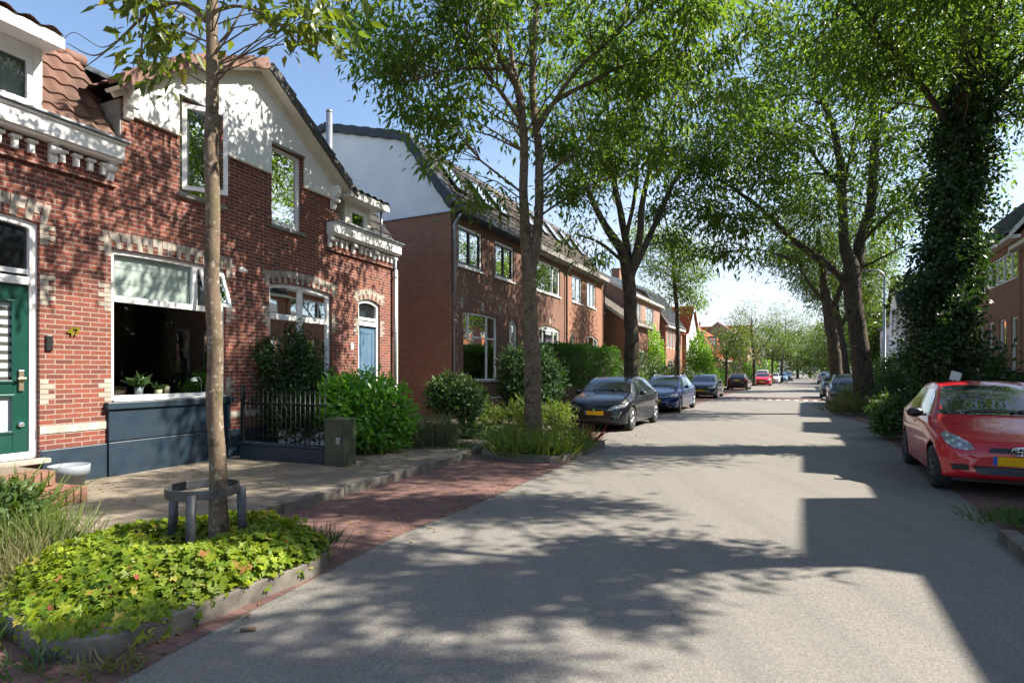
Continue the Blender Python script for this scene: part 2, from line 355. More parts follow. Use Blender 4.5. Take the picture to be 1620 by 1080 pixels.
# ------------------------------------------------------------ foliage helpers
T_LEAF = (np.array([(0,0,0),(.35,.5,.06),(1,0,-.06),(.35,-.5,.06)]), [(0,1,2),(0,2,3)])
T_BLADE = (np.array([(0,-.5,0),(0,.5,0),(.55,.38,.10),(.55,-.38,.10),(1,0,-.05)]), [(0,1,2,3),(3,2,4)])
def lobed():
    pts = [(0, 0, 0)]
    for i in range(15):
        th = R(-150 + 300 * i / 14); r = (.62 if i % 3 == 1 else (.50 if i % 3 == 0 else .40)) * (1 - .12 * abs(math.sin(th)))
        r = .58 if i % 3 == 1 else .36 if i % 3 == 0 else .40
        pts.append((r * math.cos(th) + .1, r * math.sin(th), .10 * r * math.cos(3 * th)))
    return np.array(pts), [(0, i, i + 1) for i in range(1, 15)]
T_LOBE = lobed()
def leaf_mesh(name, P, D, N, Ln, Wd, tpl, material, parent=None, extra=None):
    P = np.asarray(P, float); n = len(P); tv, tf = tpl
    D = D / np.maximum(np.linalg.norm(D, axis=1, keepdims=True), 1e-6)
    S = np.cross(N, D); S /= np.maximum(np.linalg.norm(S, axis=1, keepdims=True), 1e-6); U = np.cross(D, S)
    Ln = np.broadcast_to(np.asarray(Ln, float), (n,)); Wd = np.broadcast_to(np.asarray(Wd, float), (n,))
    V = P[:, None, :] + D[:, None, :] * (tv[None, :, 0, None] * Ln[:, None, None]) + S[:, None, :] * (tv[None, :, 1, None] * Wd[:, None, None]) + U[:, None, :] * (tv[None, :, 2, None] * Ln[:, None, None])
    k = len(tv); V = V.reshape(-1, 3)
    sizes = np.array([len(f) for f in tf]); flat = np.array([i for f in tf for i in f])
    loops = (flat[None, :] + (np.arange(n) * k)[:, None]).reshape(-1)
    tot = np.tile(sizes, n); start = np.concatenate([[0], np.cumsum(tot)[:-1]])
    me = bpy.data.meshes.new(name)
    me.vertices.add(len(V)); me.vertices.foreach_set('co', V.astype(np.float32).ravel())
    me.loops.add(len(loops)); me.loops.foreach_set('vertex_index', loops.astype(np.int32))
    me.polygons.add(len(tot)); me.polygons.foreach_set('loop_start', start.astype(np.int32)); me.polygons.foreach_set('loop_total', tot.astype(np.int32))
    me.update(calc_edges=True); me.materials.append(material)
    o = bpy.data.objects.new(name, me); COL.objects.link(o)
    if parent: o.parent = parent
    return o
def rdir(n, g=rng):
    v = g.normal(size=(n, 3)); return v / np.linalg.norm(v, axis=1, keepdims=True)
def in_ell(n, c, r, g=rng, shell=0.0):
    d = rdir(n, g); q = g.random(n) ** (1 / 3); q = shell + (1 - shell) * q
    return np.array(c)[None] + d * q[:, None] * np.array(r)[None]
def tree(name, label, cat, base, trunk, limbs, ells, ncl, nleaf, lsz, lm, bm_, group=None, seed=1, spread=.42, droop=.5, twig=.012, bare=0, wid=.34, nroot=7, flare=1.35, tail=1.0, rise=.55):
    """trunk and limbs: lists of (point, radius) in world space; ells: crown volumes (centre, radii, weight)."""
    g = np.random.default_rng(seed); r_ = random.Random(seed)
    b = Vector(base); root = empty(name, b); put(root, label, cat, group)
    mb = MB(); SP = []; SR = []
    def smooth_line(pl, sub=8):
        pts = [Vector(p) for p, _ in pl]; rr = [q for _, q in pl]; op = []; orr = []
        for i in range(len(pts) - 1):
            p0 = pts[max(i-1, 0)]; p1 = pts[i]; p2 = pts[i+1]; p3 = pts[min(i+2, len(pts)-1)]
            for k in range(sub):
                t = k / sub
                q = .5 * ((2*p1) + (p2-p0)*t + (2*p0-5*p1+4*p2-p3)*t*t + (3*p1-p0-3*p2+p3)*t**3)
                rad = rr[i] + (rr[i+1]-rr[i])*t
                q = q + Vector((noise.noise(q*1.3+Vector((seed,0,0))), noise.noise(q*1.3+Vector((0,seed,9))), 0)) * min(rad*.5, .05)
                op.append(q); orr.append(rad)
        op.append(pts[-1]); orr.append(rr[-1]); return op, orr
    for li, pl in enumerate([trunk] + limbs):
        op, orr = smooth_line(pl)
        if li == 0:
            rl = [q for q in orr]; h0 = op[0].z
            for i, p in enumerate(op):
                dz = p.z - h0
                if dz < .5: rl[i] *= 1 + (flare - 1) * (1 - dz/.5)**2
            orr = rl
        wob = [q * (1 + .05 * noise.noise(p * 3) + .10 * max(0, noise.noise(p * 7))) for p, q in zip(op, orr)]
        mb.tube([p - b for p in op], wob, 12 if orr[0] > .1 else 7)
        lo = int(len(op) * .45) if li == 0 else int(len(op) * .12)
        for p, q in list(zip(op, orr))[lo:]: SP.append(tuple(p)); SR.append(q)
    wts = np.array([e[2] for e in ells], float); wts /= wts.sum()
    C = np.concatenate([in_ell(max(1, int(ncl * w)), e[0], e[1], g) for e, w in zip(ells, wts)])
    SPa = np.array(SP); d0 = np.min(np.linalg.norm(C[:, None] - SPa[None], axis=2), axis=1); C = C[np.argsort(d0)]
    cap = len(SP) + len(C) * 5; A = np.zeros((cap, 3)); A[:len(SP)] = SPa; RR = np.zeros(cap); RR[:len(SP)] = SR; na = len(SP)
    ends = []
    for c in C:
        hd = np.linalg.norm(A[:na, :2] - c[:2], axis=1); dd = np.hypot(hd, A[:na, 2] - c[2]) + .9 * np.maximum(0, A[:na, 2] - c[2] + rise * hd) + .012 / np.maximum(RR[:na], .006)
        j = int(np.argmin(dd)); s0 = Vector(A[j]); e0 = Vector(c); ln = (e0 - s0).length
        if ln < .05: ends.append((c, (0, 0, 1))); continue
        m1 = s0.lerp(e0, .4) + Vector((r_.uniform(-1, 1), r_.uniform(-1, 1), r_.uniform(.1, 1))) * ln * .10
        m2 = s0.lerp(e0, .75) + Vector((r_.uniform(-1, 1), r_.uniform(-1, 1), r_.uniform(.0, 1))) * ln * .07
        ra = min(RR[j] * .62, twig + .008 * ln * tail); pr = [ra, ra * .75, ra * .5, .0035]
        pts = [s0, m1, m2, e0]; mb.tube([p - b for p in pts], pr, 5 if ra > .02 else 4, cap=False)
        for p, q in zip(pts[1:], pr[1:]): A[na] = p; RR[na] = q; na += 1
        ends.append((c, tuple((e0 - m2).normalized())))
    mb.build('trunk', bm_, root)
    E = np.array([e[0] for e in ends]); ED = np.array([e[1] for e in ends]); k = len(E)
    if bare: keep = g.random(k) > bare; E = E[keep]; ED = ED[keep]; k = len(E)
    wl = g.lognormal(0, .45, k); cnt = g.multinomial(nleaf, wl / wl.sum()); idx = np.repeat(np.arange(k), cnt); n = len(idx)
    sp = spread * (.7 + .6 * g.random(k))
    P = E[idx] + g.normal(size=(n, 3)) * sp[idx, None] * np.array([1, 1, .62])
    Dv = rdir(n, g) * .8 + ED[idx] * .35 + (P - E[idx]) * 1.2; Dv[:, 2] -= droop
    Nv = rdir(n, g) * .75 + np.array([0, 0, 1.0])
    sz = lsz * (.65 + .7 * g.random(n))
    leaf_mesh('crown', P - np.array(base), Dv, Nv, sz, sz * wid, T_LEAF, lm, root)
    return root
def bush(name, label, cat, ells, nleaf, lsz, lm, group=None, seed=1, wid=.5, droop=.0, stems=6, shell=.55, base=None, tpl=T_LEAF, rag=.12, bm_=None, parentname='foliage', stemr=.012):
    g = np.random.default_rng(seed); c0 = np.array(ells[0][0]); zb = min(e[0][2] - e[1][2] for e in ells)
    b = base if base is not None else (c0[0], c0[1], max(0, zb)); root = empty(name, b); put(root, label, cat, group)
    vol = np.array([e[1][0] * e[1][1] * e[1][2] for e in ells]) ** .7; vol /= vol.sum(); Ps = []; Ds = []
    for e, w in zip(ells, vol):
        n = int(nleaf * w); d = rdir(n, g); q = shell + (1 - shell) * g.random(n) ** .6
        bumps = np.array([1 + rag * 2 * noise.noise(Vector(x * 2.2) + Vector((seed, 0, 0))) + rag * noise.noise(Vector(x * 5.5)) for x in d])
        p = np.array(e[0])[None] + d * (q * bumps)[:, None] * np.array(e[1])[None] + g.normal(size=(n, 3)) * lsz * .4
        Ps.append(p); Ds.append(d)
    P = np.concatenate(Ps); D = np.concatenate(Ds); keep = P[:, 2] > b[2] + .01; P = P[keep]; D = D[keep]; n = len(P)
    Dv = D * .6 + rdir(n, g) * .8; Dv[:, 2] += .25 - droop; Nv = D * .9 + rdir(n, g) * .55 + np.array([0, 0, .4]); sz = lsz * (.6 + .8 * g.random(n))
    leaf_mesh(parentname, P - np.array(b), Dv, Nv, sz, sz * wid, tpl, lm, root)
    if stems:
        mb = MB()
        for i in range(stems):
            e = ells[i % len(ells)]; t = np.array(e[0]) + rdir(1, g)[0] * np.array(e[1]) * .7; t[2] = max(t[2], b[2] + .1)
            s0 = Vector((g.normal() * .06, g.normal() * .06, 0)); t0 = Vector(t - np.array(b)); m = s0.lerp(t0, .5) + Vector((g.normal() * .05, g.normal() * .05, .05))
            mb.tube([s0, m, t0], [stemr * 1.4, stemr, .004], 5)
        mb.build('stem', bm_ or M['bark_mid'], root)
    return root
def tuft(name, label, cat, c, n, h, spread, lm, group=None, seed=1, wid=.011, lean=.45, radius=.15, kind=None, tall=0):
    g = np.random.default_rng(seed); b = np.array(c, float)
    P = b + np.c_[g.normal(size=(n, 2)) * radius, np.zeros(n)]
    D = np.c_[g.normal(size=(n, 2)) * lean + (P[:, :2] - b[:2]) * lean * 2.0 / max(radius, .01) * .35, np.ones(n)]
    hh = h * (.45 + .75 * g.random(n)); o = leaf_mesh(name, P - b, D, rdir(n, g) + np.array([.0, 0, .1]), hh, wid, T_BLADE, lm)
    o.location = b; put(o, label, cat, group, kind); return o
def tile_roof(p0, u, v, nu_m, nv_m, tw=.25, tl=.34, amp=.035, step=.03, clip=None, sub=6):
    """corrugated pantile sheet: origin p0, unit u along the eave, unit v up the slope. Returns (verts, faces)."""
    p0, u, v = Vector(p0), Vector(u).normalized(), Vector(v).normalized(); n = u.cross(v).normalized()
    if n.z < 0: n = -n
    nu = max(1, int(round(nu_m / tw))); nr = max(1, int(round(nv_m / tl))); tw = nu_m / nu; tl = nv_m / nr
    prof = [(k / sub, amp * (.5 + .5 * math.sin(2 * math.pi * (k / sub) - .6)) ** .8) for k in range(sub)]
    us = [(i + a) * tw for i in range(nu) for a, _ in prof] + [nu * tw]; hs = [h for i in range(nu) for _, h in prof] + [prof[0][1]]
    m = MB(); m.v = []; fs = []; rows = []
    for r in range(nr):
        for (t, off) in ((0, step), (1, 0)):
            rows.append((r * tl + t * tl * .999, off))
    for (vv, off) in rows:
        jz = 0
        for uu, hh in zip(us, hs):
            m.v.append(tuple(p0 + u * uu + v * vv + n * (hh + off + .006 * noise.noise(Vector((uu * .9, vv * .9, 3))))))
    w = len(us)
    for i in range(len(rows) - 1):
        for k in range(w - 1): m.f.append((i*w + k, i*w + k + 1, (i+1)*w + k + 1, (i+1)*w + k)); m.sm.append(i % 2 == 0)
    return m
def merge(a, b): a.add(b.v, b.f); a.sm[-len(b.f):] = b.sm; return a

# ------------------------------------------------------------ windows and doors (front of the wall at y=0, house behind at +y)
def window(parent, shape, y, fw=.07, bars_v=(), bars_h=(), fm='white', back='curtain', depth=.07, part='window', sash=None, bv_z=None, backgap=.10, bh_u=None, pane=True, barw=.05, label=None, backz=None):
    u0 = min(p[0] for p in shape); u1 = max(p[0] for p in shape); z0 = min(p[1] for p in shape); z1 = max(p[1] for p in shape)
    mb = MB(); mb.ring(shape, inset(shape, fw), y, y + depth)
    for i, b in enumerate(bars_v):
        a, c = (bv_z[i] if bv_z and bv_z[i] else (z0 + fw, z1 - fw * .9)); mb.box(b - barw/2, b + barw/2, y + .004, y + depth - .004, a, c)
    for i, b in enumerate(bars_h):
        a, c = (bh_u[i] if bh_u and bh_u[i] else (u0 + fw*.9, u1 - fw*.9)); mb.box(a, c, y + .007, y + depth - .007, b - barw/2, b + barw/2)
    w = mb.build(part, M[fm], parent, bevel=.004)
    if label: w['label'] = label
    if pane:
        g = MB(); ins = inset(shape, fw * .9); g.add([(p[0], y + depth * .55, p[1]) for p in ins], [tuple(t) for t in tessellate_polygon([[Vector((p[0], p[1], 0)) for p in ins]])]); g.build('pane', M['glass'], w)
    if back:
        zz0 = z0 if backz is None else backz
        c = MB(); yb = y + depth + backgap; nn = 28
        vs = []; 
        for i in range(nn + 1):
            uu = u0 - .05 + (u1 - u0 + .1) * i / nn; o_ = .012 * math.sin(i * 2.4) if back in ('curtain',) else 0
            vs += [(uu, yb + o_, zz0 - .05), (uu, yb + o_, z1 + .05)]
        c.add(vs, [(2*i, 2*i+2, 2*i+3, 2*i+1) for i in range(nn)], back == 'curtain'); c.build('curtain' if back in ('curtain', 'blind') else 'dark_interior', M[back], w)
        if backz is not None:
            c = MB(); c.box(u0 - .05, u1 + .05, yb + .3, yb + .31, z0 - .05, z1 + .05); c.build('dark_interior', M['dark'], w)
    return w
def rough_box(mb, x0, x1, y0, y1, z0, z1): mb.box(x0, x1, y0, y1, z0, z1)
def copy_win(w, parent, dx, dz=0):
    c = copy_tree(w, parent); c.location = (w.location[0] + dx, w.location[1], w.location[2] + dz); return c
# ------------------------------------------------------------ ground, road, bays, pavements, kerbs
def sheet(name, pts, z, material, res=None, kind='structure'):
    mb = MB(); mb.add([(p[0], p[1], z) for p in pts], [tuple(t) for t in tessellate_polygon([[Vector((p[0], p[1], 0)) for p in pts]])])
    o = mb.build(name, material, rz=-SA); put(o, kind=kind); return o
def slab(name, pts, z0, z1, material):
    mb = MB(); mb.prism(pts, z0, z1, 'z'); o = mb.build(name, material, rz=-SA); put(o, kind='structure'); return o
sheet('ground', [(-900, -400), (900, -400), (900, 1500), (-900, 1500)], -.03, M['ground'])
sheet('road', [(-3.75, -30), (3.2, -30), (3.2, 420), (-7, 420), (-7, 14), (-5.0, 8.0), (-5.0, 2)], 0, M['asphalt'])
sheet('parking_bay', [(-14, -12), (-3.0, -12), (-3.05, 1.2), (-3.2, 2.0), (-3.5, 4.2), (-3.52, 6.4), (-3.62, 8.9), (-3.95, 11.6), (-4.6, 14.2), (-4.7, 60), (-6.3, 60), (-6.3, 8.0), (-5.2, 3.3), (-6.3, 2.6), (-14, 2.6)], .004, M['paver_red'])
sheet('parking_bay', [(1.82, -12), (4.2, -12), (4.2, 24.4), (1.25, 24.2), (1.3, 23.2), (1.75, 20), (1.8, 14)], .004, M['paver_red'])
def kerbline(pts, w=.15, z1=.12, seg=.95, name='kerb'):
    mb = MB()
    for a, b in zip(pts, pts[1:]):
        a, b = Vector(a), Vector(b); L_ = (b - a).length; n = max(1, round(L_ / seg)); d = (b - a) / n; t = d.normalized(); s_ = Vector((-t.y, t.x)) * w
        for i in range(n):
            p = a + d * i + t * .004; q = a + d * (i + 1) - t * .004
            mb.prism([(p.x, p.y), (q.x, q.y), (q.x + s_.x, q.y + s_.y), (p.x + s_.x, p.y + s_.y)], -.02, z1 + .004 * math.sin(i * 3.1 + a.x), 'z')
    o = mb.build(name, M['kerb'], rz=-SA, bevel=.014); put(o, kind='structure'); return o
slab('pavement', [(-14, 2.75), (-5.75, 2.75), (-5.3, 3.6), (-5.42, 6.4), (-5.62, 8.4), (-5.62, 11.6), (-6.2, 12.4), (-6.3, 16), (-6.3, 300), (-7.4, 300), (-14, 300)], -.02, .115, M['paver_slab'])
kerbline([(-5.15, 3.4), (-5.27, 6.4), (-5.45, 8.75)])
kerbline([(-5.47, 11.5), (-6.05, 12.3), (-6.15, 16), (-6.15, 120)])
slab('pavement', [(4.35, -12), (9, -12), (9, 300), (4.35, 300)], -.02, .115, M['paver_slab'])
kerbline([(4.35, 120), (4.35, -12)])
kerbline([(1.80, 6.9), (1.86, -12)], w=-.15, z1=.10)
slab('verge', [(1.98, -12), (1.95, 6.9), (3.6, 7.1), (4.2, 6.5), (4.2, -12)], -.02, .08, M['soil'])
# speed table markings across the road (a row of white teeth)
mb = MB()
for i in range(12):
    x = -4.1 + i * .46; mb.add([(x, 34.6, .008), (x + .22, 34.6, .008), (x + .22, 35.5, .008), (x, 35.5, .008)], [(0, 1, 2, 3)])
put(mb.build('road_marking', M['road_white'], rz=-SA), kind='structure')
mb = MB(); mb.add([(-4.3, 35.6, .006), (1.2, 35.6, .006), (1.2, 38.6, .006), (-4.3, 38.6, .006)], [(0, 1, 2, 3)])
put(mb.build('speed_table', M['paver_red'], rz=-SA), kind='structure')
# drain cover and patches
def planter_ring(name, pts, label, w=.13, z1=.13, soil=.09):
    P2 = [Vector(p) for p in pts]; n = len(P2); c = sum(P2, Vector((0, 0))) / n; mb = MB(); inn = []
    for p in P2: d = (c - p); inn.append(p + d.normalized() * w * 1.1)
    vs = [(p.x, p.y, -.02) for p in P2] + [(p.x, p.y, z1) for p in P2] + [(p.x, p.y, z1) for p in inn] + [(p.x, p.y, 0) for p in inn]
    fs = []
    for i in range(n):
        j = (i + 1) % n
        for k in range(3): fs.append((k*n + i, k*n + j, (k+1)*n + j, (k+1)*n + i))
    mb.add(vs, fs); root = empty(name, (0, 0, 0), -SA); put(root, label, 'planter', 'kerbed tree beds along the street')
    mb.build('kerb_ring', M['kerb'], root, bevel=.012)
    m2 = MB(); m2.add([(p.x, p.y, soil) for p in inn], [tuple(range(n))]); m2.build('bed_soil', M['soil'], root); return root
def rounded(x0, x1, y0, y1, r=.4, n=6, skew=0):
    pts = []
    for (cx, cy, a0) in ((x1 - r, y0 + r, -90), (x1 - r, y1 - r, 0), (x0 + r, y1 - r, 90), (x0 + r, y0 + r, 180)):
        for i in range(n + 1):
            a = R(a0 + 90 * i / n); x = cx + r * math.cos(a); pts.append((x, cy + r * math.sin(a) + skew * (x - x0)))
    return pts
PL1 = rounded(-5.55, -3.38, 1.72, 3.75, .42, skew=-.10)
planter_ring('planter', PL1, 'kerbed bed in the foreground full of yellow green geranium round the slim tree')
planter_ring('planter', rounded(-5.45, -3.72, 8.95, 11.8, .35, skew=-.05), 'kerbed grassy bed at the foot of the second tree, left of the black hatchback')
planter_ring('planter', rounded(1.05, 3.9, 23.7, 27.4, .5), 'kerbed weedy bed around the thick trunk on the right side of the road')
planter_ring('planter', rounded(-6.1, -4.75, 18.5, 20.6, .3), 'kerbed bed between the black hatchback and the blue estate car')
planter_ring('planter', rounded(1.0, 3.9, 35.0, 37.5, .5), 'kerbed bed behind the parked cars on the right')

# ------------------------------------------------------------ the red brick pair of houses on the left
O1 = Vector((-5.87, 7.64, 0)); A1 = math.atan((1180 - 810) / F); RZ1 = math.pi / 2 - A1
D1 = Vector((math.sin(A1), math.cos(A1), 0)); I1 = Vector((-math.cos(A1), math.sin(A1), 0))
def H1(u, y, z=0): return O1 + D1 * u + I1 * y + Vector((0, 0, z))
def onebox(nm, mt, *a, bevel=0):
    m = MB(); m.box(*a); return m.build(nm, M[mt], H, bevel=bevel)
H = empty('semi_detached_house', O1, RZ1)
put(H, 'red brick pair of houses with a white boarded gable and house number 47', 'house')
door1 = arch(-1.55, -.50, .50, 3.50, .05); bigw = arch(.38, 2.29, 1.19, 3.36, .03); dblw = arch(3.25, 4.99, 1.1, 3.28, .08); door2 = arch(5.9, 6.74, .50, 3.24, .10)
up1 = rect(1.43, 2.20, 4.47, 6.0); up2 = rect(3.31, 4.10, 4.42, 5.95)
mb = MB()
outl = [(-5.0, 0), (7.46, 0), (7.46, 4.6), (5.22, 4.6), (5.22, 5.62), (2.94, 7.10), (1.43, 6.42), (.52, 5.76), (.52, 4.6), (-5.0, 4.6)]
mb.wall(outl, [door1, bigw, dblw, door2, up1, up2], 0, .16)
mb.add([(7.46, 0, 0), (7.46, 9, 0), (7.46, 9, 4.6), (7.46, 0, 4.6)], [(0, 1, 2, 3)])
mb.add([(-5.0, 0, 0), (-5.0, 9, 0), (-5.0, 9, 4.6), (-5.0, 0, 4.6)], [(0, 1, 2, 3)])
mb.add([(-5.0, 9, 0), (7.46, 9, 0), (7.46, 9, 6.4), (-5.0, 9, 6.4)], [(0, 1, 2, 3)])
mb.build('wall', M['brick_red'], H)
# white boarded gable front
bm_boards = mat('white_boards', (.80, .80, .78), .45); g = G(bm_boards); wv = g.n('ShaderNodeTexWave', wave_type='BANDS', bands_direction='X', wave_profile='SAW')
wv.inputs['Scale'].default_value = 5.5; wv.inputs['Distortion'].default_value = 0; g.l(g.obj(), wv.inputs[0])
gr = g.ramp(wv.outputs[1], .0, .07); dn = g.ramp(g.noise(g.obj(), 2.6, 6, .65), .45, .75, 0, .35)
g.col(g.mix(gr, (.50, .50, .48), g.mix(dn, (.80, .80, .78), (.62, .62, .59)))); g.bump(gr, .6, .006)
mb = MB(); mb.prism([(.58, 5.39), (1.39, 5.39), (1.39, 6.04), (2.26, 6.04), (2.26, 5.39), (3.27, 5.39), (3.27, 5.99), (4.14, 5.99), (4.14, 5.39), (5.18, 5.39), (5.18, 5.60), (2.94, 7.08), (1.43, 6.40), (.58, 5.80)], -.045, -.004)
mb.build('gable_board', bm_boards, H)
for a, b in ((.56, 1.41), (2.24, 3.29), (4.12, 5.20)): onebox('gable_trim', 'cream', a, b, -.062, -.004, 5.355, 5.388)
# gable roof: tiles, verge tiles and soffit
segs = [((.30, 5.60), (1.45, 6.50), 'tile_brown'), ((1.45, 6.50), (2.94, 7.19), 'tile_brown'), ((2.94, 7.19), (5.45, 5.50), 'tile_dark')]
for (a, b, tm) in segs:
    v = Vector((b[0] - a[0], 0, b[1] - a[1])); ln = v.length
    p = Vector((a[0], -.30, a[1] + .05)); m = tile_roof(p, (0, 1, 0), v, 5.8, ln, .25, .33); m.build('roof', M[tm], H)
    vn = v.normalized(); nn = Vector((-vn.z, 0, vn.x)); k = max(2, round(ln / .33)); mv = MB()
    for i in range(k):
        s0 = Vector((a[0], 0, a[1])) + v * (i / k) + nn * (.035 + .012 * (i % 2)); e0 = s0 + v / k * 1.03 + nn * .02
        pts = [(s0.x, s0.z), (e0.x, e0.z), (e0.x + nn.x * .09, e0.z + nn.z * .09), (s0.x + nn.x * .075, s0.z + nn.z * .075)]
        mv.prism(pts, -.36, -.12)
        mv.prism([(s0.x - nn.x * .10, s0.z - nn.z * .10), (e0.x - nn.x * .10, e0.z - nn.z * .10), (e0.x + nn.x*.01, e0.z + nn.z*.01), (s0.x, s0.z)], -.362, -.325)
    mv.build('verge_tile', M[tm], H, bevel=.01)
    ms = MB(); s0 = Vector((a[0], 0, a[1])); e0 = Vector((b[0], 0, b[1]))
    ms.prism([(s0.x, s0.z), (e0.x, e0.z), (e0.x - nn.x * .05, e0.z - nn.z * .05), (s0.x - nn.x * .05, s0.z - nn.z * .05)], -.32, .02)
    ms.prism([(s0.x - nn.x*.05, s0.z - nn.z*.05), (e0.x - nn.x*.05, e0.z - nn.z*.05), (e0.x - nn.x * .13, e0.z - nn.z * .13), (s0.x - nn.x * .13, s0.z - nn.z * .13)], -.10, -.048)
    ms.build('soffit', M['cream'], H)
def corbel(u, ztop, h=.42, d=.20, w=.11):
    m = MB(); prof = [(0, 0), (-.05, .02), (-.09, .09), (-.06, .15), (-.07, .22), (-.15, .27), (-.19, .34), (-.20, h), (0, h)]
    m.prism([(y * d / .2 - .003, ztop - h + z) for y, z in prof], u - w/2, u + w/2, 'x'); m.lathe([(.001, u - w/2 - .02), (.045, u - w/2 - .02), (.045, u + w/2 + .02), (.001, u + w/2 + .02)], (0, -.12 * d/.2, ztop - h + .19), 10, 'x'); return m
corbel(.60, 5.78, .5, .22).build('bracket', M['white'], H); corbel(4.99, 5.64, .5, .22).build('bracket', M['white'], H)
# side cheeks of the gable
for u in (.50, 5.19): onebox('gable_cheek', 'concrete', u, u + .05, .003, 3.2, 4.62, 5.56)
# cornices with dentils, brackets and gutter
def cornice(u0, u1, brk):
    m = MB(); m.box(u0, u1, -.22, -.003, 4.60, 4.80); m.box(u0 - .0, u1 + .02, -.25, -.003, 4.803, 4.835); m.box(u0, u1, -.18, -.003, 4.565, 4.597)
    m.build('cornice', M['white'], H, bevel=.008)
    m = MB(); m.box(u0, u1 + .05, -.29, -.0, 4.84, 4.87); m.build('gutter', M['zinc'], H, bevel=.006)
    m = MB(); m.box(u0, u1, -.055, -.003, 4.235, 4.30); m.build('brick_ledge', M['brick_red'], H)
    k = int((u1 - u0) / .172)
    for i in range(k):
        u = u0 + .09 + i * .172
        if any(abs(u - b) < .09 for b in brk): continue
        m = MB(); m.box(u - .055, u + .055, -.09, -.003, 4.485, 4.52); m.box(u - .028, u + .028, -.065, -.003, 4.36, 4.484); m.build('dentil', M['white'], H)
    for b in brk: corbel(b, 4.56, .27, .15, .085).build('bracket', M['white'], H)
cornice(-5.0, .43, (-2.46, -1.77, -1.08, -.37, .34)); cornice(4.82, 7.36, (4.90, 5.68, 6.46, 7.26))
# tiled slopes left and right of the gable, flat top behind
def mans(u0, u1, holes=()):
    m = tile_roof((u0, -.02, 4.86), (1, 0, 0), (0, 1.15, 1.55), u1 - u0, 1.93, .24, .33, .045); m.build('roof', M['tile_brown' if u0 < 0 else 'tile_dark'], H)
mans(-5.0, .56); mans(5.2, 7.42)
mb = MB(); mb.box(-5.0, 7.46, 1.10, 9, 6.30, 6.38); mb.build('flat_roof', M['slate'], H)
mb = MB()
for i in range(17): mb.lathe([(.001, -5 + i * .333), (.085, -5 + i * .333), (.10, -5 + (i + 1) * .333), (.001, -5 + (i+1) * .333)], (0, 1.12, 6.40), 9, 'x')
mb.build('ridge_tile', M['tile_brown'], H)
mb = MB(); mb.add([(.36, .05, 4.9), (.52, .02, 4.9), (.52, 1.0, 6.1), (.40, 1.0, 6.25)], [(0, 1, 2, 3)]); mb.build('lead_flashing', M['zinc'], H)
# dormers
def dormer(u0, u1, yb, z0, z1, over, wmat, wu0, wu1, tm):
    d = MB(); d.box(u0, wu0, yb, yb + .06, z0, z1); d.box(wu1, u1, yb, yb + .06, z0, z1); d.box(wu0, wu1, yb, yb + .06, z1 - .14, z1); d.box(wu0, wu1, yb, yb + .06, z0, z0 + .07)
    d.box(u0, u0 + .05, yb + .062, yb + 1.6, z0, z1); d.box(u1 - .05, u1, yb + .062, yb + 1.6, z0, z1)
    dm = d.build('dormer', M[wmat], H, bevel=.005)
    window(dm, rect(wu0 + .002, wu1 - .002, z0 + .072, z1 - .142), yb - .008, .065, backgap=.06, back='blind')
    f = MB(); f.box(u0 - .22, u1 + over, yb - .34, yb + 1.5, z1 + .002, z1 + .03); f.box(u0 - .22, u1 + over, yb - .36, yb - .335, z1 - .03, z1 + .12)
    f.box(u1 + over - .02, u1 + over + .005, yb - .33, yb + 1.5, z1 + .032, z1 + .10)
    f.build('fascia', M['white'], dm)
    t = tile_roof((u0 - .24, yb - .38, z1 + .10), (1, 0, 0), (0, 1, .34), u1 - u0 + .25 + over, 1.9, .24, .33, .05); t.build('dormer_roof', M[tm], dm)
dormer(-2.6, -.50, -.06, 4.87, 5.70, .06, 'white', -2.45, -.60, 'tile_brown')
dormer(5.43, 6.36, .0, 4.87, 5.50, .28, 'cream', 5.60, 6.22, 'tile_dark')
mb = MB(); mb.tube([(6.60, -.14, 4.87), (6.60, -.14, 5.50)], .032, 8); mb.build('drainpipe', M['zinc'], H)
# stone arches, quoins, band, plinth
def stone_arch(u0, u1, zs, rise, nv, hh=.26):
    m = MB(); cx = (u0 + u1) / 2; wv_ = (u1 - u0 + .16) / nv
    for i in range(nv):
        a = u0 - .08 + i * wv_; b = a + wv_ - .004
        def zc(u): t = (u - u0) / (u1 - u0); return zs + rise * max(0, 1 - (2*t - 1)**2)
        lo = .0 if i % 2 == 0 else .115; fan = .10 * ((a + b)/2 - cx) / (u1 - u0)
        m.prism([(a, zc(a) + lo + .006), (b, zc(b) + lo + .006), (b + fan, zc(b) + hh), (a + fan, zc(a) + hh)], -.007, .01)
    m.build('stone_arch', M['stone'], H)
stone_arch(-1.55, -.50, 3.50, .05, 15); stone_arch(.38, 2.29, 3.36, .03, 27, .24); stone_arch(3.25, 4.99, 3.28, .08, 25, .24); stone_arch(5.9, 6.74, 3.24, .10, 13, .24)
def quoin(u, side, z0, n, name='quoin'):
    m = MB()
    for i in range(n):
        w = .175 if i % 2 else .095
        a, b = (u, u + w) if side > 0 else (u - w, u)
        m.box(a, b, -.006, .01, z0 + i * .0655 + .003, z0 + (i + 1) * .0655 - .004)
    m.build(name, M['stone'], H)
for (u, s_) in ((-.498, 1), (.378, -1), (2.292, 1), (3.248, -1), (4.992, 1), (5.898, -1), (6.742, 1)):
    quoin(u, s_, 2.46, 6); quoin(u, s_, 1.18, 5)
    quoin(u, s_, 3.24, 4)
for a, b in ((-.5, .31), (2.36, 5.9), (6.74, 7.46)): onebox('stone_band', 'band', a, b, -.012, .01, .80, .90)
for a, b in ((-.5, .31), (2.36, 5.9), (6.74, 7.46), (-5, -1.55)): onebox('plinth', 'navy', a, b, -.030, .01, 0, .59, bevel=.01)
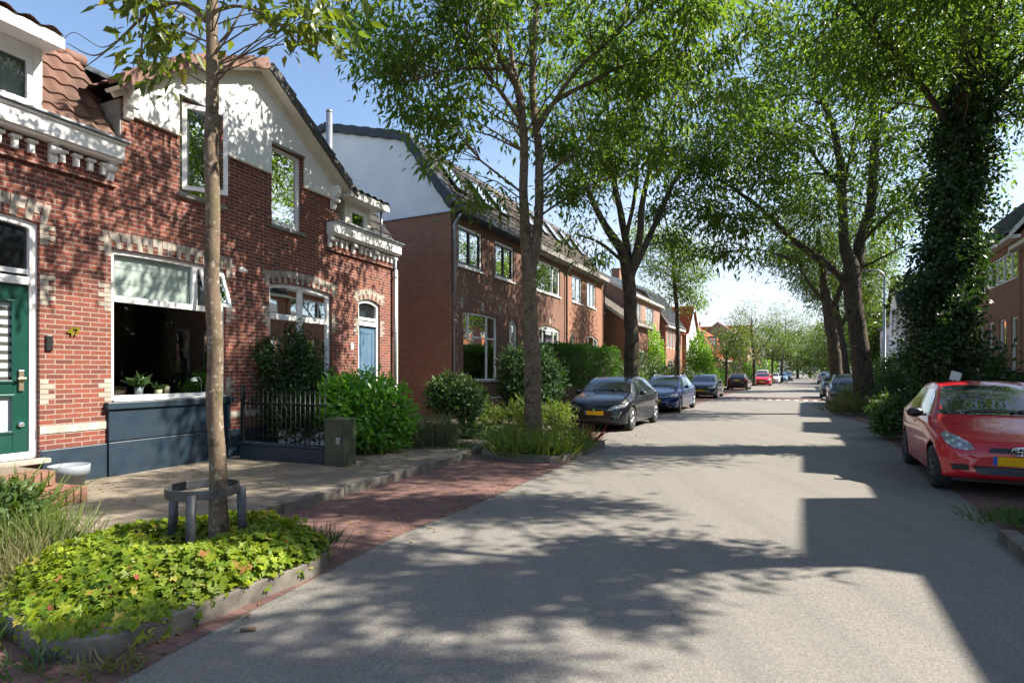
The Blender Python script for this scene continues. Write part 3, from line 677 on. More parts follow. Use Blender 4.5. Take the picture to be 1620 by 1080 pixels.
mb = MB(); mb.box(.31, 2.35, -.06, .10, 0, .60); mb.box(.315, 2.345, -.052, .10, .608, 1.06); mb.box(.28, 2.39, -.09, .10, 1.063, 1.165)
mb.build('window_breast', M['navy'], H, bevel=.012)
# big shop-like window of number 47
w = window(H, bigw, .05, .065, bars_v=(1.74,), bars_h=(2.66,), bv_z=[(2.66, 3.33)], back=None, barw=.09, label='large window with a blind in its top light and plants on the sill')
mb = MB(); mb.box(.40, 2.27, -.03, .30, 1.17, 1.20); mb.build('sill', M['white'], w, bevel=.006)
mb = MB()
for i in range(3): z1 = 3.36 - i * .22; mb.box(.44, 1.71, .135 + .006 * i, .15 + .006 * i, z1 - .235, z1)
mb.build('blind', M['blind'], w)
mb = MB(); mb.ring(rect(1.79, 2.24, 2.70, 3.30), inset(rect(1.79, 2.24, 2.70, 3.30), .055), 0, .05)
vv = []
for (x, y, z) in mb.v: t = (3.30 - z); vv.append((x, -.01 - t * .34 + y * .9, z))
mb.v = vv; sw = mb.build('tilted_sash', M['white'], w)
mb = MB(); mb.add([(1.83, .0 - .0, 3.26), (2.2, .0, 3.26), (2.2, -.19, 2.74), (1.83, -.19, 2.74)], [(0, 1, 2, 3)]); mb.build('pane', M['glass'], sw)
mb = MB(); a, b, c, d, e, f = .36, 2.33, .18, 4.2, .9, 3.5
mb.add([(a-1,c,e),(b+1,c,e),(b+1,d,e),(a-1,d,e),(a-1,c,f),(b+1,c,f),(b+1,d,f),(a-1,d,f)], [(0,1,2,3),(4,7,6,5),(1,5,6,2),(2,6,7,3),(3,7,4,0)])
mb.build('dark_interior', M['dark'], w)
mb = MB(); mb.box(1.55, 1.75, 2.9, 3.0, .95, 2.6); mb.box(1.0, 1.5, 3.9, 3.98, 1.5, 2.3); mb.box(.6, 1.5, 1.4, 2.1, .92, 1.35); mb.build('room_furniture', M['wood'], w)
# double sash window, upper windows, doors
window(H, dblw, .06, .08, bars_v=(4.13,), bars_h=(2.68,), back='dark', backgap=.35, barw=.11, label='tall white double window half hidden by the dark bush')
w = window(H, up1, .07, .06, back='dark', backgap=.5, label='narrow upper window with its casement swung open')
mb = MB(); mb.ring(rect(0, .66, 4.54, 5.93), inset(rect(0, .66, 4.54, 5.93), .07), -.025, .025); cs = mb.build('open_casement', M['white'], w)
cs.location = (1.49, .03, 0); cs.rotation_euler = (0, 0, R(-38))
mb = MB(); mb.add([(.06, 0, 4.6), (.6, 0, 4.6), (.6, 0, 5.87), (.06, 0, 5.87)], [(0, 1, 2, 3)]); mb.build('pane', M['glass'], cs)
w = window(H, up2, .07, .06, back='curtain', backgap=.22, label='narrow upper window tilted inward with a pale curtain')
mb = MB(); mb.ring(rect(3.39, 4.02, 4.50, 5.87), inset(rect(3.39, 4.02, 4.50, 5.87), .055), .0, .05)
mb.v = [(x, .10 + y + (z - 4.5) * .09, z) for (x, y, z) in mb.v]; mb.build('tilted_sash', M['white'], w)
onebox('sill', 'concrete', 1.38, 2.27, -.07, .06, 4.40, 4.465, bevel=.01); onebox('sill', 'concrete', 3.26, 4.15, -.07, .06, 4.35, 4.415, bevel=.01)
onebox('head_flashing', 'zinc', 1.39, 2.26, -.075, .0, 6.01, 6.03); onebox('head_flashing', 'zinc', 3.27, 4.14, -.075, .0, 5.96, 5.98)
def doorset(shape, u0, u1, dm, y=.08):
    fr = MB(); zt = max(p[1] for p in shape); fr.ring(shape, inset(shape, .085), y - .03, y + .09); fr.box(u0 + .08, u1 - .08, y - .05, y + .09, 2.70, 2.80); fr.box(u0 + .08, u1 - .08, y - .01, y + .06, 2.84, 2.90)
    f = fr.build('door_frame', M['white'], H, bevel=.006)
    g_ = MB(); g_.add([(u0+.08, y+.03, 2.8), (u1-.08, y+.03, 2.8), (u1-.08, y+.03, zt-.08), (u0+.08, y+.03, zt-.08)], [(0,1,2,3)]); g_.build('fanlight', M['dglass'], f)
    return f
f1 = doorset(door1, -1.55, -.50, 'green_door'); f2 = doorset(door2, 5.9, 6.74, 'blue_door')
d = MB(); a, b = -1.465, -.585; zb, zt = .53, 2.695; y0, y1 = .07, .12
d.box(a, a + .17, y0, y1, zb, zt); d.box(b - .17, b, y0, y1, zb, zt); d.box(a + .17, b - .17, y0, y1, zt - .22, zt); d.box(a + .17, b - .17, y0, y1, 1.30, 1.48); d.box(a + .17, b - .17, y0, y1, zb, zb + .32)
d.ring(rect(a + .15, b - .15, 1.46, zt - .20), inset(rect(a + .15, b - .15, 1.46, zt - .20), .035), y0 - .018, y0 + .01); d.ring(rect(a + .15, b - .15, zb + .30, 1.32), inset(rect(a + .15, b - .15, zb + .30, 1.32), .035), y0 - .018, y0 + .01)
dr = d.build('door', M['green_door'], H, bevel=.004); dr['label'] = 'dark green panelled front door with striped glass'
d = MB(); d.box(a + .17, b - .17, y0 + .03, y0 + .035, zb + .32, 1.3); d.box(a + .17, b - .17, y0 + .03, y0 + .035, 1.48, zt - .22); d.build('frosted_glass', mat('frosted_glass', (.48, .56, .58), .25, spec=.7), dr)
d = MB(); 
for i in range(9): z = 1.50 + i * .108; d.box(a + .19, b - .17, y0 + .022, y0 + .0295, z, z + .04)
d.build('glass_stripes', mat('dark_stripe', (.05, .05, .045), .4), dr)
d = MB(); d.box(b - .115, b - .06, y0 - .03, y0 - .003, 1.36, 1.62); d.box(b - .14, b - .05, y0 - .07, y0 - .04, 1.50, 1.525); d.build('handle', M['brass'], dr, bevel=.004)
d = MB(); d.lathe([(.001, y0 - .04), (.03, y0 - .035), (.03, y0 - .003)], (b - .09, 0, .94), 14, 'y'); d.box(a + .35, b - .40, y0 - .012, y0 - .002, 1.33, 1.40); d.build('knob', M['chrome'], dr)
d = MB(); a, b = 5.985, 6.655; d.box(a, b, .09, .13, .53, 2.695); d.ring(rect(a + .1, b - .1, 1.5, 2.55), inset(rect(a + .1, b - .1, 1.5, 2.55), .03), .08, .095); d.ring(rect(a + .1, b - .1, .65, 1.4), inset(rect(a + .1, b - .1, .65, 1.4), .03), .08, .095)
dr = d.build('door', M['blue_door'], H, bevel=.004); dr['label'] = 'blue grey front door'
d = MB(); d.box(b - .09, b - .05, .05, .085, 1.4, 1.6); d.build('handle', M['black'], dr)
onebox('doorstep', 'stone', -1.6, -.45, -.16, .12, .44, .50, bevel=.01); onebox('doorstep', 'stone', 5.85, 6.79, -.1, .12, .44, .50, bevel=.01)
# brick front steps
def brickstep(m, u0, u1, y0, y1, z0, z1):
    n = int((u1 - u0) / .072)
    for i in range(n):
        a = u0 + i * (u1 - u0) / n; m.box(a + .003, a + (u1-u0)/n - .005, y0 + .004 * math.sin(i * 7), y0 + .21, z0, z1 + .004 * math.sin(i * 5))
    m.box(u0, u1, y0 + .213, y1, z0, z1 - .01)
mb = MB(); brickstep(mb, -2.1, -.75, -1.42, -.165, .02, .30); brickstep(mb, -2.1, -.86, -1.02, -.17, .302, .47)
sb = brick('step_brick', (.30, .15, .10), (.20, .105, .07), (.2, .17, .13), dirt=.5)
mb.build('front_steps', sb, H, bevel=.008)
mb = MB(); mb.tube([(7.27, -.08, 4.57), (7.27, -.08, .1)], .045, 10)
for z in (1.2, 2.6, 4.0): mb.tube([(7.27, -.08, z), (7.27, -.08, z + .04)], .056, 10)
mb.build('drainpipe', M['zinc'], H)
mb = MB(); mb.box(7.35, 7.44, -.05, .0, 0, 4.23); mb.build('corner_board', M['cream'], H)
# house number, doorbell, number plate, camera
def text(s, u, z, size, m, ext=.008, y=-.02):
    cu = bpy.data.curves.new('number', 'FONT'); cu.body = s; cu.size = size; cu.extrude = ext; cu.align_x = 'CENTER'; cu.offset = .004
    t_ = bpy.data.objects.new('tmp', cu); COL.objects.link(t_); bpy.context.view_layer.update(); me = bpy.data.meshes.new_from_object(t_.evaluated_get(bpy.context.evaluated_depsgraph_get())); bpy.data.objects.remove(t_)
    o = bpy.data.objects.new('house_number', me); COL.objects.link(o); me.materials.clear(); me.materials.append(m); o.parent = H; o.location = (u, y, z); o.rotation_euler = (R(90), 0, 0); return o
text('47', -.115, 2.09, .15, mat('number_brass', (.20, .18, .01), .35, .4))
mb = MB(); mb.box(-.44, -.36, -.03, -.002, 1.87, 2.08); mb.build('doorbell', M['black'], H, bevel=.012)
mb = MB(); mb.box(5.62, 5.72, -.012, -.002, 2.12, 2.26); mb.build('number_sign', M['white'], H)
mb = MB(); mb.lathe([(.001, 0), (.05, -.01), (.05, -.07), (.001, -.08)], (2.57, -.02, 3.42), 12, 'y'); mb.tube([(2.57, -.06, 3.42), (2.62, -.14, 3.39)], [.035, .03], 10); mb.build('sensor_light', M['white'], H)
mb = MB(); mb.box(.36, .40, -.001, 0, 0, .01)
# potted plants and lamp on the sill of number 47
def potplant(name, u, label, pr, ph, pm, nl, lsz, h, spread):
    b = H1(u, .24, 1.20); root = empty(name, b); put(root, label, 'potted plant', 'plants on the window sill')
    m = MB(); m.lathe([(.001, 0), (pr * .75, 0), (pr, ph), (pr * .9, ph), (pr * .85, ph - .02), (.001, ph - .02)], n=16); m.build('pot', M[pm], root)
    if nl:
        g = np.random.default_rng(int(u * 100)); P = np.c_[g.normal(size=(nl, 2)) * .015, np.full(nl, ph) + g.random(nl) * h * .4]; D = np.c_[g.normal(size=(nl, 2)) * spread, np.ones(nl) * .7]
        leaf_mesh('leaves', P, D, rdir(nl, g) + np.array([0, 0, .8]), lsz * (.7 + .6 * g.random(nl)), lsz * .42, T_BLADE, M['leaf_mid'], root)
    return root
potplant('potted_plant', .93, 'leafy plant in a tall pale pot on the window sill, leftmost', .062, .17, 'pot_grey', 26, .23, .1, .8)
potplant('potted_plant', 1.24, 'small trailing plant in a cream pot in the middle of the sill', .06, .12, 'cream_pot', 30, .12, .05, 1)
potplant('potted_plant', 1.38, 'bare cream pot raised on the sill right of the trailing plant', .045, .17, 'cream_pot', 0, .1, .05, 1)
lp = empty('table_lamp', H1(2.0, .24, 1.2)); put(lp, 'small arched white lamp on the window sill by the tree trunk', 'lamp')
m = MB(); m.lathe([(.05, 0), (.05, .015), (.01, .02)], n=14); m.tube([(0, 0, .01), (0, 0, .26), (-.03, -.015, .31), (-.09, -.04, .31)], .007, 6); m.build('stand', M['chrome'], lp)
m = MB(); m.lathe([(.001, .07), (.035, .06), (.055, .02), (.058, 0)], (-.10, -.045, .24), 14); m.build('lamp_shade', M['white'], lp)
# grey pot at the foot of the wall
gp = MB(); gp.lathe([(.001, 0), (.15, 0), (.19, .17), (.215, .175), (.225, .29), (.215, .295), (.205, .27), (.001, .26)], n=28)
o = gp.build('plant_pot', M['pot_grey'], loc=H1(-.36, -.36, .115)); put(o, 'empty grey plastic plant pot standing by the brick steps', 'plant pot')
# ------------------------------------------------------------ garden edge of the red brick pair
def local_empty(name, p, q, z=.115):
    p, q = Vector(p), Vector(q); d = q - p; e = empty(name, (p.x, p.y, z), math.atan2(d.y, d.x)); return e, d.length
e, ln = local_empty('garden_wall', (-4.66, 9.70), (-2.98, 9.02)); put(e, 'low navy wall with black iron railings between pavement and dark bush', 'garden wall')
m = MB(); m.box(0, ln, -.08, .08, -.1, .24); m.box(-.01, ln + .01, -.095, .095, .243, .28); m.build('low_wall', M['navy'], e, bevel=.01)
m = MB()
for i in range(18):
    x = .05 + i * (ln - .1) / 17; m.tube([(x, 0, .28), (x, 0, 1.12)], .008, 6); m.lathe([(.001, 0), (.016, .015), (.001, .05)], (x, 0, 1.12), 6)
m.tube([(.0, 0, .95), (ln, 0, .95)], .012, 6); m.tube([(.0, 0, .40), (ln, 0, .40)], .012, 6); m.build('railing', M['black'], e)
m = MB(); m.box(-.03, .03, -.03, .03, .2, 1.25); m.build('end_post', M['black'], e)
e = empty('utility_cabinet', (-2.74, 8.93, .11), -SA + R(4)); put(e, 'dark green metal utility cabinet on the pavement before the laurel', 'utility cabinet')
m = MB(); m.box(-.19, .19, -.15, .15, 0, .72); m.box(-.17, .17, -.158, -.151, .06, .69); m.box(-.155, -.151, -.16, -.155, .06, .69); m.build('cabinet_body', M['cab_green'], e, bevel=.006)
m = MB(); m.add([(-.205,-.165,.722),(.205,-.165,.722),(.205,.165,.722),(-.205,.165,.722),(-.205,-.165,.745),(.205,-.165,.745),(.205,.165,.745),(-.205,.165,.745),(0,0,.775)], [(0,1,5,4),(1,2,6,5),(2,3,7,6),(3,0,4,7),(4,5,8),(5,6,8),(6,7,8),(7,4,8),(3,2,1,0)]); m.build('lid', M['cab_green'], e)
m = MB(); m.box(.05, .12, -.162, -.159, .36, .46); m.tube([(.145, -.165, .42), (.145, -.165, .46)], .008, 6); m.build('sticker', noisy('worn_sticker', (.5, .52, .5), (.1, .14, .09), 40, .7), e)
m = MB(); m.box(-.5, .5, -.15, .15, 0, .42); m.box(-.52, .52, -.17, .17, .423, .47)
o = m.build('trough', M['stucco'], loc=(-3.75, 10.35, .1), rz=.1, bevel=.01); put(o, 'white stone trough behind the iron railings', 'trough')
m = MB(); m.box(-.3, .3, -.12, .12, 0, .33)
slab('garden_soil', [(-8.9, 10.4), (-6.75, 9.0), (-6.75, 16), (-9.3, 16)], .05, .125, M['soil'])

# ------------------------------------------------------------ the row with the mansard roof
O2 = Vector((-1.94, 17.7, 0)); A2 = math.atan((1252 - 810) / F); RZ2 = math.pi / 2 - A2
D2 = Vector((math.sin(A2), math.cos(A2), 0)); I2 = Vector((-math.cos(A2), math.sin(A2), 0))
def H2(u, y, z=0): return O2 + D2 * u + I2 * y + Vector((0, 0, z))
MZ = [(-.12, 6.86), (1.72, 9.36), (5.3, 10.36)]      # front eave, knee, ridge of the mansard (y, z)
def row_house(name, label, w, u0, wallm, tilem, wins, group, sidewall=False):
    o = O2 + D2 * u0; h = empty(name, o, RZ2); put(h, label, 'house', group)
    holes = [x['s'] for x in wins]
    m = MB(); m.wall(rect(0, w, 0, 6.68), holes, 0, .12); m.build('wall', M[wallm], h); m = MB(); m.add([(0, 10.6, 0), (w, 10.6, 0), (w, 10.6, 6.7), (0, 10.6, 6.7)], [(0, 1, 2, 3)]); m.build('rear_wall', M[wallm], h)
    for x in wins:
        x = dict(x); s = x.pop('s'); st = x.pop('stones', None); ar = x.pop('archm', None); x.setdefault('y', .05); y = x.pop('y')
        wn_ = window(h, s, y, **x)
        u0_ = min(p[0] for p in s); u1_ = max(p[0] for p in s); z0 = min(p[1] for p in s); z1 = max(p[1] for p in s)
        sm = MB(); sm.box(u0_ - .04, u1_ + .04, -.06, .05, z0 - .06, z0 - .003); sm.build('sill', M['white' if z0 > 3 else 'concrete'], wn_, bevel=.005)
        if st:
            b = MB()
            for uu in st: b.box(uu - .09, uu + .09, -.012, .01, z1 + .10, z1 + .42)
            b.build('keystone', M['stone'], wn_)
    for (a, b) in (((MZ[0]), (MZ[1])), ((MZ[1]), (MZ[2]))):
        v = Vector((0, b[0] - a[0], b[1] - a[1])); tile_roof((0, a[0], a[1]), (1, 0, 0), v, w, v.length, .27, .34, .05, .035).build('roof', M[tilem], h)
    m = MB(); m.add([(0, MZ[2][0], MZ[2][1]), (w, MZ[2][0], MZ[2][1]), (w, 8.9, 9.36), (0, 8.9, 9.36), (0, 10.72, 6.8), (w, 10.72, 6.8)], [(0, 1, 2, 3), (3, 2, 5, 4)]); m.build('rear_roof', M[tilem], h)
    m = MB(); m.box(.0, w, -.34, -.003, 6.62, 6.68); m.box(0, w, -.40, -.35, 6.66, 6.86); m.box(0, w, -.35, -.10, 6.683, 6.84); m.build('gutter', M['slate' if u0 == 0 else 'concrete'], h, bevel=.01)
    if sidewall:
        m = MB(); m.prism([(0, 0), (10.6, 0), (10.6, 6.68), (0, 6.68)], -.004, -.001, 'x'); m.build('side_wall', M['brick_side'], h)
        m = MB(); m.prism([(-.08, 6.69), (10.68, 6.69), (8.9, 9.30), (5.3, 10.28), (1.72, 9.30)], -.03, -.001, 'x'); m.build('white_gable', M['stucco'], h)
        m = MB(); m.box(-.06, -.032, -.1, 10.6, 6.66, 6.70); m.build('gable_flashing', M['zinc'], h)
        m = MB(); prof = [MZ[0], MZ[1], MZ[2], (8.9, 9.36), (10.72, 6.86)]
        for a, b in zip(prof, prof[1:]):
            a, b = Vector(a), Vector(b); d = b - a; k = round(d.length / .30); t = d.normalized(); n_ = Vector((-t.y, t.x))
            for i in range(k):
                p = a + d * (i / k) + n_ * (.02 if i % 2 else .0); q = p + d / k
                m.prism([(p.x - n_.x*.17, p.y - n_.y*.17), (q.x - n_.x*.17, q.y - n_.y*.17), (q.x + n_.x*.12, q.y + n_.y*.12), (p.x + n_.x*.12, p.y + n_.y*.12)], -.14, -.035, 'x')
                m.prism([(p.x + n_.x*.05, p.y + n_.y*.05), (q.x + n_.x*.05, q.y + n_.y*.05), (q.x + n_.x*.13, q.y + n_.y*.13), (p.x + n_.x*.13, p.y + n_.y*.13)], -.03, .18, 'x')
        m.build('verge_tile', M['slate'], h, bevel=.01)
    return h
def skylight(h, u, t, w=.72, l=1.25):
    a = Vector((0, MZ[0][0], MZ[0][1])); v = Vector((0, MZ[1][0] - MZ[0][0], MZ[1][1] - MZ[0][1])).normalized(); n_ = Vector((0, -v.z, v.y))
    c = a + v * t + n_ * .10; m = MB(); x = Vector((1, 0, 0))
    def q(i, j, k): return c + x * (u + i) + v * j + n_ * k
    for (i0, i1, j0, j1) in ((0, .07, 0, l), (w - .07, w, 0, l), (.07, w - .07, 0, .07), (.07, w - .07, l - .07, l)):
        m.add([q(i0,j0,0),q(i1,j0,0),q(i1,j1,0),q(i0,j1,0),q(i0,j0,.06),q(i1,j0,.06),q(i1,j1,.06),q(i0,j1,.06)], [(0,3,2,1),(4,5,6,7),(0,1,5,4),(1,2,6,5),(2,3,7,6),(3,0,4,7)])
    s = m.build('skylight', M['darkmetal'], h); m = MB(); m.add([q(.05,.05,.045), q(w-.05,.05,.045), q(w-.05,l-.05,.045), q(.05,l-.05,.045)], [(0,1,2,3)]); m.build('pane', mat('skylight_glass', (.35, .42, .5), .04, spec=1), s)
def upw(u0, u1, **k):
    d = dict(s=rect(u0, u1, 5.06, 6.40), fw=.09, bars_v=((u0 + u1) / 2,), back='curtain', backgap=.12, fm='white'); d.update(k); return d
gp_ = 'row of brown brick houses with a tiled mansard roof'
ha = row_house('terraced_house', 'brown brick corner house with white rendered gable and dark tiled mansard roof', 5.35, 0, 'brick_brown', 'tile_dark',
    [upw(.41, 2.02), upw(2.95, 4.5), dict(s=arch(.76, 3.15, 1.29, 3.56, .05), fw=.07, bars_v=(1.17, 2.45), bars_h=(2.78,), bv_z=[(2.78, 3.52), None], back='curtain', backgap=.08, stones=(.65, 2.0, 3.3), label='tall arched ground floor window with a frosted lower pane'),
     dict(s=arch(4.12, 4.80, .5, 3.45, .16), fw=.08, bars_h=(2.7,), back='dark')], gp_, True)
hb = row_house('terraced_house', 'brown brick middle house of the mansard row, partly behind the second tree', 4.57, 5.352, 'brick_brown', 'tile_grey',
    [upw(1.26, 4.0, bars_v=(3.2,)), dict(s=arch(1.60, 3.92, 1.29, 3.50, .14), fw=.08, bars_v=(2.1, 3.3), bars_h=(2.78, 3.45), back='curtain', stones=(2.76,)), dict(s=arch(.3, .95, .5, 3.4, .16), fw=.08, bars_h=(2.7,), back='dark')], gp_)
hc = row_house('terraced_house', 'lighter brick end house of the mansard row with two upper windows', 6.08, 9.924, 'brick_side', 'tile_grey',
    [upw(1.03, 2.5), upw(3.3, 4.7), dict(s=arch(3.0, 5.2, 1.29, 3.35, .2), fw=.08, bars_v=(3.6, 4.6), bars_h=(2.78,), back='curtain'), dict(s=arch(.7, 1.35, .5, 3.3, .16), fw=.08, bars_h=(2.7,), back='dark')], gp_)
for (h, u, t) in ((ha, 1.0, 1.0), (ha, 2.9, 1.0), (ha, 4.2, 1.0), (hb, 2.0, 1.4), (hb, 3.6, 1.4), (hc, .6, 1.4), (hc, 2.4, 1.4), (hc, 4.2, 1.4)): skylight(h, u, t)
# black sash frames inside the white surrounds of the corner house
for (a, b) in ((.41, 2.02), (2.95, 4.5)):
    m = MB(); m.ring(inset(rect(a, b, 5.06, 6.40), .095), inset(rect(a, b, 5.06, 6.40), .15), .045, .09); m.box((a+b)/2 - .04, (a+b)/2 + .04, .043, .09, 5.16, 6.30); m.build('inner_sash', M['black'], ha)
def pipe(h, u, m_, z1=6.6, y=-.09):
    m = MB(); m.tube([(u, -.30, z1), (u, y, z1 - .3), (u, y, .1)], .048, 10)
    for z in (1.5, 3.2, 4.9): m.tube([(u, y, z), (u, y, z + .04)], .06, 10)
    m.build('drainpipe', M[m_], h)
pipe(ha, .10, 'zinc'); pipe(hc, .06, 'darkmetal'); pipe(hc, 6.0, 'black')
fl = empty('flue_pipe', (0, 0, 0)); p = PX(521, 588, 18.9); fl.location = (p.x, p.y, 0); put(fl, 'tall silver metal flue pipe rising in front of the white gable', 'flue pipe')
m = MB(); m.tube([(0, 0, 4.0), (0, 0, 10.35)], .105, 14); m.lathe([(.001, 0), (.115, 0), (.115, .04), (.08, .10), (.001, .11)], (0, 0, 10.35), 14); m.build('pipe', M['zinc'], fl)
m = MB(); m.tube([(-.1, 0, 8.35), (.45, .5, 8.35)], .04, 6); m.build('bracket', M['darkmetal'], fl)
# low brick wall in front of the corner house window
slab('garden_soil', [(-9.9, 16.2), (-6.6, 16.2), (-6.6, 40), (-9.9, 40)], .05, .125, M['soil'])

# ------------------------------------------------------------ plainer houses further along
def far_house(name, label, lat, a0, a1, depth, eave, ridge, wallm, roofm, wins=(), side='L', gable='side', trim='cream', ends=True, group=None, chim=None, over=.3, kneeh=None, category='house', dormers=()):
    """lat: facade lateral position; a0..a1 along the street; ridge parallel to the street ('side') or gable to the street ('front')."""
    w = a1 - a0
    if side == 'L': o = SW(lat, a0); rz = math.pi/2 - SA
    else: o = SW(lat, a1); rz = math.pi/2 - SA + math.pi
    h = empty(name, o, rz); put(h, label, category, group)
    m = MB(); hs = [x[0] for x in wins]; m.wall(rect(0, w, 0, eave) if gable == 'side' else [(0, 0), (w, 0), (w, eave), (w/2, ridge), (0, eave)], hs, 0, .12); m.build('wall', M[wallm], h); m = MB()
    m.add([(0, depth, 0), (w, depth, 0), (w, depth, eave), (0, depth, eave)], [(0, 1, 2, 3)])
    dy = depth / 2
    for x in (0, w):
        if gable == 'side':
            if kneeh: m.add([(x, 0, 0), (x, depth, 0), (x, depth, eave), (x, depth - kneeh[0], kneeh[1]), (x, dy, ridge), (x, kneeh[0], kneeh[1]), (x, 0, eave)], [(0, 1, 2, 3, 4, 5, 6)])
            else: m.add([(x, 0, 0), (x, depth, 0), (x, depth, eave), (x, dy, ridge), (x, 0, eave)], [(0, 1, 2, 3, 4)])
        else: m.add([(x, 0, 0), (x, depth, 0), (x, depth, eave), (x, 0, eave)], [(0, 1, 2, 3)])
    m.build('side_walls', M[wallm], h)
    if gable == 'side':
        prof = [(-over, eave - .02 if kneeh else eave - over * (ridge - eave) / dy), (kneeh if kneeh else None), (dy, ridge)]; prof = [p_ for p_ in prof if p_]
        for a, b in zip(prof, prof[1:]):
            v = Vector((0, b[0] - a[0], b[1] - a[1])); tile_roof((-.15, a[0], a[1] + .06), (1, 0, 0), v, w + .3, v.length, .30, .40, .05, .03, sub=4).build('roof', M[roofm], h)
            m = MB(); vn = v.normalized(); nn = Vector((0, -vn.z, vn.y))
            for x in (-.17, w + .05): m.prism([(a[0], a[1] - .12), (b[0], b[1] - .12), (b[0], b[1] + .10), (a[0], a[1] + .10)], x, x + .12, 'x')
            m.build('bargeboard', M[trim], h)
        m = MB(); m.add([(-.15, dy, ridge + .06), (w + .15, dy, ridge + .06), (w + .15, depth + .2, eave), (-.15, depth + .2, eave)], [(0, 1, 2, 3)]); m.build('rear_roof', M[roofm], h)
        m = MB(); m.box(-.05, w + .05, -over - .02, -.003, eave - .16, eave - .02); m.build('fascia', M[trim], h)
    else:
        for sx_ in (0, 1):
            x0, x1 = (-.3, w/2) if sx_ == 0 else (w + .3, w/2); v = Vector((x1 - x0, 0, (ridge - eave) * (1 + .6 / w))); z0 = ridge - v.z
            tile_roof((x0, -.25, z0 + .06), (0, 1, 0), v, depth + .3, v.length, .30, .40, .05, .03, sub=4).build('roof', M[roofm], h)
            m = MB(); m.prism([(x0, z0 - .12), (x1, ridge - .12), (x1, ridge + .08), (x0, z0 + .08)], -.30, -.24); m.build('bargeboard', M[trim], h)
    for x in wins:
        s = x[0]; k = x[1] if len(x) > 1 else {}; wn_ = window(h, s, .05, .08, **k)
    for (u0, u1, z1) in dormers:
        m = MB(); m.box(u0, u1, .3, dy, eave - .1, z1); d_ = m.build('dormer', M[trim], h); m = MB(); m.box(u0 + .15, u1 - .15, .27, .298, eave + .25, z1 - .2); m.build('window', M['dglass'], d_); m = MB(); m.box(u0 - .2, u1 + .2, .1, dy, z1 + .002, z1 + .14); m.build('dormer_roof', M['slate'], d_)
    if chim:
        m = MB(); m.box(chim[0], chim[0] + .7, dy - .3, dy + .4, ridge - .6, ridge + chim[1]); m.box(chim[0] - .05, chim[0] + .75, dy - .35, dy + .45, ridge + chim[1] + .002, ridge + chim[1] + .1); m.build('chimney', M['brick_side'], h)
    return h
def wr(u0, u1, z0, z1, **k): return (rect(u0, u1, z0, z1), dict(dict(bars_v=((u0 + u1) / 2,), back='curtain'), **k))
gl = 'houses further down the left side of the street'
far_house('gable_house', 'red brick house with grey sloping roof and cream bargeboard beside the mansard row', -8.9, 32.0, 36.2, 7.5, 4.5, 7.2, 'brick_side', 'tile_grey', [(arch(1.0, 1.9, 1.2, 2.8, .3), dict(back='dark')), wr(2.4, 3.6, 1.3, 2.9)], trim='cream', group=gl)
far_house('brick_house', 'tall pale brick house with dark blue hipped roof and cream eaves', -10.0, 36.4, 44.6, 9, 6.75, 9.6, 'brick_pale', 'slate', [wr(1.2, 2.4, 4.7, 6.3), wr(3.6, 6.2, 4.7, 6.3, bars_v=(4.5, 5.4)), wr(3.4, 6.0, 1.2, 2.9)], trim='cream', group=gl)
far_house('brick_house', 'house with steep dark roof and a strip of small white windows', -9.6, 44.8, 51.5, 9, 5.3, 9.4, 'brick_side', 'slate', [wr(.5 + i * 1.2, 1.4 + i * 1.2, 3.5, 5.0) for i in range(5)] + [wr(1, 3, 1, 2.6)], trim='white', group=gl, kneeh=(1.6, 8.2), chim=(1.5, .9))
h = far_house('gable_house', 'house with a white gable front and orange tiled roof left of the lime green shrub', -9.6, 53.6, 60.0, 9, 5.2, 8.0, 'brick_orange', 'tile_orange', [wr(1, 2.5, 1, 2.6), wr(4, 5.5, 1, 2.6)], trim='white', group=gl, gable='front')
m = MB(); m.wall([(.01, 0), (6.39, 0), (6.39, 5.2), (3.2, 7.9), (.01, 5.2)], [rect(.9, 2.6, .9, 2.7), rect(3.9, 5.6, .9, 2.7)], -.02, .02); m.build('white_front', M['stucco'], h)
for i, (a, lb) in enumerate(((62.0, 'orange roofed house just behind the lime green shrub'), (71.5, 'orange roofed house with a white dormer, second of the orange row'), (81, 'orange roofed house near the thin roadside tree, third of the orange row'))):
    far_house('gambrel_house', lb, -9.6 + i * .1, a, a + 7.8, 9, 3.2, 8.1, 'brick_orange', 'tile_orange', [wr(.6, 1.9, .9, 2.5, back='curtain'), wr(4.5, 6.5, 1, 2.6)], trim='white', group=gl, kneeh=(1.5, 6.3), dormers=((2.0, 4.2, 5.9),), chim=(6, .8))
far_house('gable_house', 'pale brick house turned gable first with two white windows, far down the street', -8.4, 108, 117, 9, 6.0, 10.2, 'brick_pale', 'tile_orange', [wr(2.0, 4.4, 4.0, 5.8), wr(4, 5.4, 7.2, 8.5), wr(2, 5, 1, 2.8)], trim='white', group=gl, gable='front')
far_house('brick_house', 'orange brick house farthest along the left side', -8.0, 122, 131, 10, 7.0, 10.5, 'brick_orange', 'tile_orange', [wr(1, 3, 4, 5.6), wr(5, 7, 4, 5.6)], trim='white', group=gl)
hcr = far_house('gable_house', 'pale brick gable facing up the street with one wide white window', -7.9, 97.5, 105.5, 9, 6.2, 9.8, 'brick_pale', 'tile_orange', [wr(2.0, 4.4, 4.0, 5.6)], trim='white', group=gl, kneeh=(1.5, 7.6))
m = MB(); m.box(-.06, -.01, 2.0, 4.6, 4.0, 5.7); m.build('window', M['white'], hcr); m = MB(); m.box(-.09, -.065, 2.15, 3.5, 4.15, 5.55); m.box(-.09, -.065, 3.7, 4.45, 4.15, 5.55); m.build('pane', M['dglass'], hcr)
